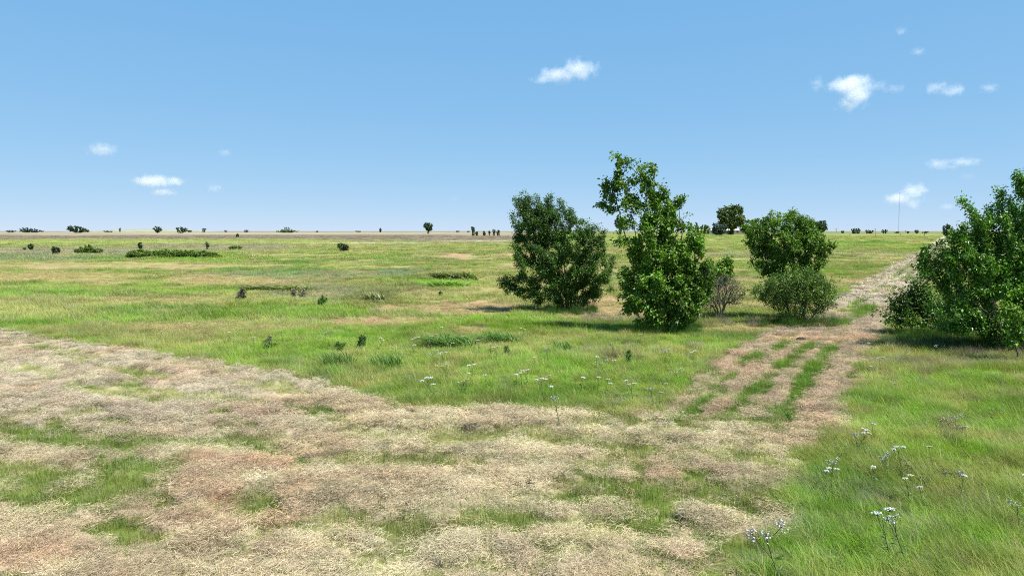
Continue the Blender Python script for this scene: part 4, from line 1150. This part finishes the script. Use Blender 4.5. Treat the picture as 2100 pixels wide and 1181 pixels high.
# ------------------------------------------------------------------ wild flowers
MAT_PETAL = plain_material("white_petal", (0.50, 0.50, 0.48), 0.7, 0.05, 40)
MAT_LILAC = plain_material("lilac_petal", (0.44, 0.42, 0.46), 0.7, 0.06, 40)
MAT_CREAM = plain_material("cream_petal", (0.50, 0.50, 0.34), 0.7, 0.06, 40)
MAT_FSTEM = plain_material("flower_stem", (0.055, 0.075, 0.03), 0.8, 0.3, 20)
MAT_FLEAF = leaf_material("flower_leaf", (0.05, 0.10, 0.025), (0.11, 0.2, 0.05), 0.3, 0.04, 0.5)

def flower_data(seed, heads, hgt=0.62, kind="umbel"):
    """stem mesh, list of head meshes, leaf mesh, centred on a base at the origin; head at (0,0,hgt)"""
    r = np.random.default_rng(seed)
    chains = []; hd = []; LV = []; LT = []
    bend = np.array([-0.05, 0.02])
    main = np.array([[bend[0] * (1 - (1 - t) ** 2), bend[1] * t, hgt * t * 0.86] for t in np.linspace(0, 1, 7)])
    chains.append((main, np.linspace(0.006, 0.004, 7)))
    top = main[-1]
    for k in range(heads):
        off = np.array([0, 0, hgt * 0.14]) if heads == 1 else np.array([(k - (heads - 1) / 2) * 0.13 + r.normal(0, .02), r.normal(0, 0.05), hgt * r.uniform(0.10, 0.17)])
        c = top + off
        st = top if heads == 1 else main[4 + (k % 3)]
        chains.append((np.array([st, st * .5 + c * .5 + [0, 0, -0.015], c]), np.array([0.004, 0.0035, 0.003])))
        fl = []
        nfl = 26 if kind == "umbel" else 16
        for q in range(nfl):
            a = q * 2.399963 + r.normal(0, .15); rr = 0.062 * math.sqrt((q + .5) / nfl) * (1 if kind == "umbel" else 0.85)
            p = c + np.array([rr * cos(a), rr * sin(a), (0.03 if kind == "umbel" else 0.05 * r.uniform(-1, 1)) - 3.5 * rr * rr])
            fl.append((p, r.uniform(0.010, 0.016)))
            if q % 2 == 0: chains.append((np.array([c - [0, 0, .01], p]), np.array([0.0022, 0.0016])))
        V = []; T = []
        for p, rad in fl:
            o = len(V); tilt = r.normal(0, .35, 2)
            V.append(p + [0, 0, 0.003])
            for z in range(6):
                b = z * pi / 3; V.append(p + np.array([rad * cos(b), rad * sin(b), rad * (tilt[0] * cos(b) + tilt[1] * sin(b))]))
            V.append(p - [0, 0, 0.006])
            for z in range(6):
                T.append((o, o + 1 + z, o + 1 + (z + 1) % 6)); T.append((o + 7, o + 1 + (z + 1) % 6, o + 1 + z))
        hd.append((np.array(V), np.array(T)))
    for k in range(9):
        z = r.uniform(0.1, 0.75) * hgt * .86; a = r.uniform(0, 2 * pi); L = r.uniform(.07, .13); w = .012
        b = np.array([bend[0] * (z / hgt), 0, z]); d = np.array([cos(a), sin(a), .5]); sd = np.array([-sin(a), cos(a), 0]) * w
        o = len(LV); LV += [b, b + d * L * .5 + sd, b + d * L - [0, 0, .03], b + d * L * .5 - sd]; LT += [(o, o + 1, o + 2), (o, o + 2, o + 3)]
    V, Q = tubes(chains, 4)
    return (V, Q), hd, (np.array(LV), np.array(LT))

def flower_proto(seed, heads, mat, kind):
    (V, Q), hd, (LV, LT) = flower_data(seed, heads, 0.62, kind)
    ms = mesh_np("stem", V, Q, MAT_FSTEM)
    mh = [mesh_np("flower_head", a, b, mat) for a, b in hd]
    ml = mesh_np("leaves", LV, LT, MAT_FLEAF, {"var": ('FLOAT', np.random.default_rng(seed).uniform(0, 1, len(LV)).astype(np.float32))})
    return ms, mh, ml
PROTO = {"white": [flower_proto(501 + k, 1, MAT_PETAL, "umbel") for k in range(3)], "pair": [flower_proto(511, 2, MAT_PETAL, "umbel"), flower_proto(512, 3, MAT_PETAL, "umbel")],
         "lilac": [flower_proto(521, 2, MAT_LILAC, "loose"), flower_proto(522, 3, MAT_LILAC, "loose")], "cream": [flower_proto(531, 1, MAT_CREAM, "umbel"), flower_proto(532, 2, MAT_CREAM, "umbel")]}
ORD = ["first", "second", "third", "fourth", "fifth", "sixth", "seventh", "eighth", "ninth", "tenth", "eleventh", "twelfth", "thirteenth", "fourteenth"]
def flower(px, py, kind, label, group, seed, hgt=0.38, size=None):
    if size is None: size = 0.82 if 'meadow' in group else 0.6
    d = ray(px, py)
    t = 3.0
    for it in range(60):                     # where the head stands hgt above the ground
        p = np.array([t * d[0], t * d[1]]); t = t + (H + t * d[2] - (gz(p[0], p[1]) + hgt * 0.97)) / max(-d[2], .01) * 0.8
    x, y = t * d[0], t * d[1]
    ms, mh, ml = PROTO[kind][seed % len(PROTO[kind])]
    e = empty("wild_flower", (x + 0.05 * size, y, gz(x, y)))
    sc = hgt / 0.62
    e.scale = (size, size, sc); e.rotation_euler = (rng.normal(0, .08), -abs(rng.normal(.12, .1)), rng.uniform(-.5, .5) if kind in ("pair", "lilac") else rng.uniform(0, 6.28))
    tag(e, label, "flower", group)
    link("stem", ms, e); link("leaves", ml, e)
    for m in mh: link("flower_head", m, e)

def cluster(pts, phrase, group, seed):
    by = {}
    for p in sorted(pts): by.setdefault(p[2], []).append(p)
    look = {"white": "single white flower", "pair": "many headed white flower", "lilac": "pale lilac flower", "cream": "creamy flower"}
    for kind, L in by.items():
        for k, p in enumerate(L):
            lab = f"{ORD[k]} {look[kind]} from the left {phrase}" if len(L) > 1 else f"{look[kind]} {phrase}"
            flower(p[0], p[1], kind, lab, group, seed + k, *(p[3:] if len(p) > 3 else ()))
W, PR, LI, CR = "white", "pair", "lilac", "cream"
cluster([(318, 680, W), (470, 682, W), (517, 693, W), (578, 680, LI)], "above the curved edge of hay", "white flowers in the meadow", 0)
cluster([(663, 684, W), (774, 695, CR), (812, 714, LI), (842, 708, W), (858, 693, PR), (894, 688, PR), (900, 672, W), (930, 705, W)], "round the coarse grass clumps", "white flowers in the meadow", 3)
cluster([(894, 722, LI), (908, 725, PR), (947, 691, W), (981, 698, W), (1002, 709, W), (1018, 713, PR), (1067, 675, CR)], "before the windswept tree, back row", "white flowers in the meadow", 5)
cluster([(882, 775, PR), (888, 789, W), (917, 750, PR), (949, 766, W), (956, 782, PR), (969, 749, PR), (997, 771, W), (1054, 767, W), (1066, 763, CR)], "above the front edge of the meadow", "white flowers in the meadow", 1)
cluster([(1084, 761, PR), (1111, 779, PR), (1126, 792, W), (1132, 772, W), (1145, 817, LI, .55), (1185, 773, W), (1221, 773, CR)], "near the front edge, below the tallest tree", "white flowers in the meadow", 2)
cluster([(1236, 780, W), (1242, 789, W), (1288, 780, W), (1297, 790, PR), (1339, 797, LI), (1347, 807, W), (1362, 790, CR), (1395, 760, LI)], "between tallest tree and the hay strips", "white flowers in the meadow", 4)
cluster([(1092, 732, W), (1124, 715, LI), (1221, 732, W), (1239, 741, LI), (1256, 741, W), (1260, 706, LI), (1307, 686, CR), (1364, 718, LI), (1423, 722, PR)], "scattered close below the tallest tree", "white flowers in the meadow", 6)
cluster([(1710, 945, LI), (1706, 964, PR), (1761, 893, LI), (1777, 886, PR), (1752, 880, CR), (1787, 873, W), (1797, 955, CR), (1824, 934, LI), (1850, 919, PR)], "beside the mown corner of the track", "white flowers beside the track", 7)
cluster([(1917, 921, CR), (1964, 853, LI), (1983, 880, W), (1865, 980, CR), (1963, 974, W), (1986, 970, LI), (2094, 979, CR), (2093, 1033, LI), (1901, 1002, W)], "in the bright grass past the track", "white flowers beside the track", 9)
cluster([(1826, 1059, PR, .55, .95), (1861, 1064, LI, .55, .95)], "near the front corner", "white flowers beside the track", 0)
cluster([(1609, 1083, LI, .7, .95)], "on a tall dark stem at the hay's near edge", "white flowers beside the track", 1)
cluster([(1925, 707, LI), (1865, 717, LI), (1775, 752, W), (1806, 735, PR), (1784, 705, W), (1840, 790, W)], "in front of the broad glossy tree", "white flowers beside the track", 1)

# ------------------------------------------------------------------ farm, poles, mast, wire fence on the skyline
MAT_WALLP = plain_material("pale_wall", (0.62, 0.58, 0.54), 0.8, 0.08, 1.5)
MAT_ROOFP = plain_material("tan_roof", (0.46, 0.36, 0.32), 0.7, 0.1, 1.5)
MAT_DOORP = plain_material("dark_door", (0.08, 0.08, 0.085), 0.6, 0.15, 2)
MAT_POLE = plain_material("weathered_wood", (0.16, 0.135, 0.115), 0.9, 0.25, 3)
MAT_STEEL = plain_material("hazed_steel", (0.34, 0.36, 0.40), 0.5, 0.15, 2)  # steel lightened in colour for the haze in front of the mast
def box_mesh(name, boxes, mat):
    V = []; Q = []
    for (x0, x1, y0, y1, z0, z1) in boxes:
        o = len(V)
        V += [(x0, y0, z0), (x1, y0, z0), (x1, y1, z0), (x0, y1, z0), (x0, y0, z1), (x1, y0, z1), (x1, y1, z1), (x0, y1, z1)]
        Q += [(o, o + 3, o + 2, o + 1), (o + 4, o + 5, o + 6, o + 7), (o, o + 1, o + 5, o + 4), (o + 1, o + 2, o + 6, o + 5), (o + 2, o + 3, o + 7, o + 6), (o + 3, o, o + 4, o + 7)]
    return mesh_np(name, np.array(V, float), np.array(Q), mat)
Yb = 345.0
c = at_depth(1482, 474, Yb)
fb = empty("farm_building", (c[0], Yb, gz(c[0], Yb) - 0.1)); tag(fb, "long low pale farm building half hidden behind trees on the horizon", "building")
link("wall", box_mesh("wall", [(-14, 14, 0, 7, 0, 1.9)], MAT_WALLP), fb)
rv = np.array([(-14.4, -.5, 1.9), (14.4, -.5, 1.9), (14.4, 3.5, 2.75), (-14.4, 3.5, 2.75), (-14.4, 7.5, 1.9), (14.4, 7.5, 1.9)], float)
roof = link("roof", mesh_np("roof", np.vstack([rv, rv - [0, 0, .12]]), [np.array([(0, 1, 2, 3), (3, 2, 5, 4), (7, 6, 9, 8), (8, 9, 10, 11), (0, 6, 7, 1), (4, 5, 11, 10)])], MAT_ROOFP), fb)
for x0, x1 in ((-9.5, -6.8), (1.5, 4.5)):
    link("door", box_mesh("door", [(x0, x1, -0.06, -0.003, 0, 1.6)], MAT_DOORP), fb)
for x0 in (-4, -1.5, 7, 10):
    link("window", box_mesh("window", [(x0, x0 + 1, -0.06, -0.003, .8, 1.5)], MAT_DOORP), fb)

def pole(px, top, Y, label):
    p = at_depth(px, top, Y); z0 = gz(p[0], Y) - .2
    e = empty("utility_pole", (p[0], Y, z0)); tag(e, label, "pole")
    h = p[2] - z0
    V, Q = tubes([(np.array([[0, 0, 0], [0, 0, h * .5], [0, 0, h]]), np.array([.26, .23, .2]))], 8); link("pole", mesh_np("pole", V, Q, MAT_POLE, smooth=True), e)
    link("crossarm", box_mesh("crossarm", [(-1.1, 1.1, -.1, .1, h - .75, h - .55)], MAT_POLE), e)
pole(1715, 468.5, 700, "thin wooden pole on the skyline right after the compact rounded tree")
pole(1795, 468.5, 720, "thin wooden pole on the skyline between green bush and ragged little tree")
pole(1857, 472, 900, "short thin pole past the radio mast")

Ym = 1500.0; p = at_depth(1846, 392, Ym); zb = gz(p[0], Ym) - .3; hm = p[2] - zb
mast = empty("radio_mast", (p[0], Ym, zb)); tag(mast, "very tall thin radio mast standing alone above the horizon in front of a cloud", "mast")
legs = [(0.8 * cos(a), 0.8 * sin(a)) for a in (0.3, 0.3 + 2 * pi / 3, 0.3 + 4 * pi / 3)]
for lx, ly in legs:
    V, Q = tubes([(np.array([[lx, ly, 0], [lx, ly, hm * .5], [lx, ly, hm * .97]]), np.array([.10, .095, .09]))], 6); link("leg", mesh_np("leg", V, Q, MAT_STEEL), mast)
br = []
for k in range(60):
    z0, z1 = hm * .97 * k / 60, hm * .97 * (k + 1) / 60
    for q in range(3):
        a, b = legs[q], legs[(q + 1) % 3]
        br.append((np.array([[a[0], a[1], z0], [b[0], b[1], z1]]), np.array([.035, .035])))
V, Q = tubes(br, 4); link("bracing", mesh_np("bracing", V, Q, MAT_STEEL), mast)
V, Q = tubes([(np.array([[0, 0, hm * .95], [0, 0, hm]]), np.array([.1, .08]))], 6); link("antenna", mesh_np("antenna", V, Q, MAT_STEEL), mast)

Yf = 235.0
fx0 = at_depth(1690, 480, Yf)[0]; fx1 = at_depth(1896, 480, Yf + 10)[0]
fe = empty("wire_fence", (fx0, Yf, gz(fx0, Yf))); tag(fe, "old wire fence with thin wooden posts crossing the field near the skyline", "fence")
nP = 5
for k in range(nP):
    x = (fx1 - fx0) * k / (nP - 1); y = 10 * k / (nP - 1); z = gz(fx0 + x, Yf + y) - gz(fx0, Yf)
    V, Q = tubes([(np.array([[x, y, z - .3], [x + .02, y, z + .6], [x, y, z + 1.25]]), np.array([.085, .08, .07]))], 7); link("post", mesh_np("post", V, Q, MAT_POLE, smooth=True), fe)
for hz_ in (.4, .75, 1.1):
    V, Q = tubes([(np.array([[(fx1 - fx0) * t, 10 * t, hz_ + gz(fx0 + (fx1 - fx0) * t, Yf + 10 * t) - gz(fx0, Yf) - .04 * sin(pi * (t * (nP - 1) % 1))] for t in np.linspace(0, 1, 33)]), np.full(33, .006))], 4); link("wire", mesh_np("wire", V, Q, MAT_STEEL), fe)

# ------------------------------------------------------------------ clouds
def cloud_material(blobs, ax, dens, seed, soft=1.0, nscale=2.2):
    mat = bpy.data.materials.new("cloud_vapour"); nt, out = nodes(mat)
    tc = N(nt, "ShaderNodeTexCoord")
    last = None
    for (u, v, rx, rz, st) in blobs:
        sb = N(nt, "ShaderNodeVectorMath", operation='SUBTRACT'); sb.inputs[1].default_value = (u, 0, v)
        dv = N(nt, "ShaderNodeVectorMath", operation='DIVIDE'); dv.inputs[1].default_value = (rx, 0.8, rz)
        ln = N(nt, "ShaderNodeVectorMath", operation='LENGTH')
        m = N(nt, "ShaderNodeMath", operation='MULTIPLY_ADD'); m.inputs[1].default_value = -st; m.inputs[2].default_value = st
        nt.links.new(tc.outputs["Object"], sb.inputs[0]); nt.links.new(sb.outputs[0], dv.inputs[0]); nt.links.new(dv.outputs[0], ln.inputs[0]); nt.links.new(ln.outputs["Value"], m.inputs[0])
        if last is None: last = m
        else:
            mx = N(nt, "ShaderNodeMath", operation='SMOOTH_MAX'); mx.inputs[2].default_value = 0.15
            nt.links.new(last.outputs[0], mx.inputs[0]); nt.links.new(m.outputs[0], mx.inputs[1]); last = mx
    sc = N(nt, "ShaderNodeVectorMath", operation='MULTIPLY_ADD'); sc.inputs[1].default_value = (ax, 1, 1); sc.inputs[2].default_value = (seed * 3.7, seed, seed * 1.3)
    nt.links.new(tc.outputs["Object"], sc.inputs[0])
    no = N(nt, "ShaderNodeTexNoise"); no.inputs["Scale"].default_value = nscale; no.inputs["Detail"].default_value = 5; no.inputs["Roughness"].default_value = 0.6
    nt.links.new(sc.outputs[0], no.inputs["Vector"])
    a = N(nt, "ShaderNodeMath", operation='MULTIPLY_ADD'); a.inputs[1].default_value = 2.4; a.inputs[2].default_value = -1.32
    nt.links.new(no.outputs[0], a.inputs[0])
    b = N(nt, "ShaderNodeMath", operation='ADD'); nt.links.new(a.outputs[0], b.inputs[0]); nt.links.new(last.outputs[0], b.inputs[1])
    cl = N(nt, "ShaderNodeMapRange"); cl.inputs[1].default_value = 0.0; cl.inputs[2].default_value = 1.1 * soft; cl.inputs[3].default_value = 0; cl.inputs[4].default_value = dens * 0.6
    nt.links.new(b.outputs[0], cl.inputs[0])
    vol = N(nt, "ShaderNodeVolumePrincipled"); vol.inputs["Color"].default_value = (1, 1, 1, 1); vol.inputs["Anisotropy"].default_value = 0.2
    nt.links.new(cl.outputs[0], vol.inputs["Density"])
    nt.links.new(vol.outputs[0], out.inputs["Volume"])
    return mat
def cloud(px, py, rx, ry, label, blobs=None, dens=0.02, seed=1, Y=6000.0, **kw):
    s = Y / F
    c = at_depth(px, py, Y)
    bm = bmesh.new(); bmesh.ops.create_icosphere(bm, subdivisions=3, radius=1.0)
    me = bpy.data.meshes.new("cloud"); bm.to_mesh(me); bm.free()
    me.materials.append(cloud_material(blobs or [(0, 0, .8, .75, 1.0)], rx / ry, dens, seed, **kw))
    o = link("cloud", me, None, tuple(c)); o.scale = (rx * s * 1.25, min(rx, 1.5 * ry) * s * 1.2, ry * s * 1.35)
    tag(o, label, "cloud", "small fair weather clouds")
cloud(1160, 150, 66, 28, "bright wedge shaped cloud high above the tallest tree", [(-.15, -.1, .62, .45, 1.15), (.3, .2, .42, .6, 1.2), (-.6, -.38, .3, .2, .8), (.6, .25, .3, .45, .6)], 0.012, 1)
cloud(1748, 185, 62, 34, "largest cloud, bright and puffy with a hanging tail, upper right", [(-.05, .2, .5, .5, 1.3), (.12, -.1, .36, .55, 1.3), (-.35, .25, .35, .28, 1.0), (.0, -.6, .35, .3, .75)], 0.014, 2)
cloud(1676, 172, 20, 18, "small torn wisp beside the largest cloud", [(0, 0, .7, .7, .9)], 0.006, 3)
cloud(1815, 180, 42, 16, "thin wisp trailing from the largest cloud", [(-.3, .2, .5, .5, .9), (.35, -.1, .5, .4, .9)], 0.006, 4)
cloud(1940, 183, 44, 20, "pair shaped cloud between a trailing wisp and a small slanted puff", [(-.35, .1, .45, .45, 1.0), (.3, -.1, .45, .5, 1.1)], 0.009, 5)
cloud(2029, 181, 20, 12, "small slanted puff, farthest along the row of upper clouds", [(0, 0, .8, .7, 1.0)], 0.008, 6)
cloud(1848, 65, 13, 9, "tiniest puff, highest in the sky", [(0, 0, .8, .8, 1.0)], 0.009, 7)
cloud(1883, 106, 17, 9, "tiny flat puff under the highest one", [(0, 0, .8, .8, 1.0)], 0.009, 8)
cloud(1955, 336, 52, 17, "long flat cloud low above the broad glossy tree's shoots", [(-.45, 0, .45, .55, 1.1), (.35, .15, .55, .5, 1.0), (-.1, -.3, .3, .3, .6)], 0.009, 9)
cloud(1859, 402, 40, 26, "heart shaped cloud with the radio mast before it", [(.3, .3, .42, .55, 1.35), (-.3, -.15, .6, .4, 1.15), (.25, -.4, .35, .4, .7)], 0.013, 10)
cloud(1943, 424, 20, 9, "small low puff near the broad tree", [(0, 0, .8, .8, 1.0)], 0.008, 11)
cloud(324, 376, 54, 22, "flat topped bright cloud low on the left", [(-.1, .15, .7, .5, 1.2), (.45, .15, .4, .35, .9), (.15, -.6, .35, .3, .8)], 0.022, 12)
cloud(210, 307, 36, 16, "faint oval cloud above the flat topped one", [(0, 0, .8, .75, 1.1)], 0.012, 13)
cloud(462, 313, 16, 9, "faint small puff highest of those right of the flat topped cloud", [(0, 0, .8, .75, 1.0)], 0.010, 14)
cloud(440, 386, 19, 10, "faint small puff level with the flat topped cloud", [(0, 0, .8, .75, 1.0)], 0.012, 15)
cloud(932, 407, 12, 7, "barely visible puff alone over the middle of the field", [(0, 0, .8, .75, .9)], 0.005, 16)
cloud(1985, 362, 20, 10, "barely visible wisp under the long flat cloud", [(0, 0, .8, .75, .8)], 0.004, 17)
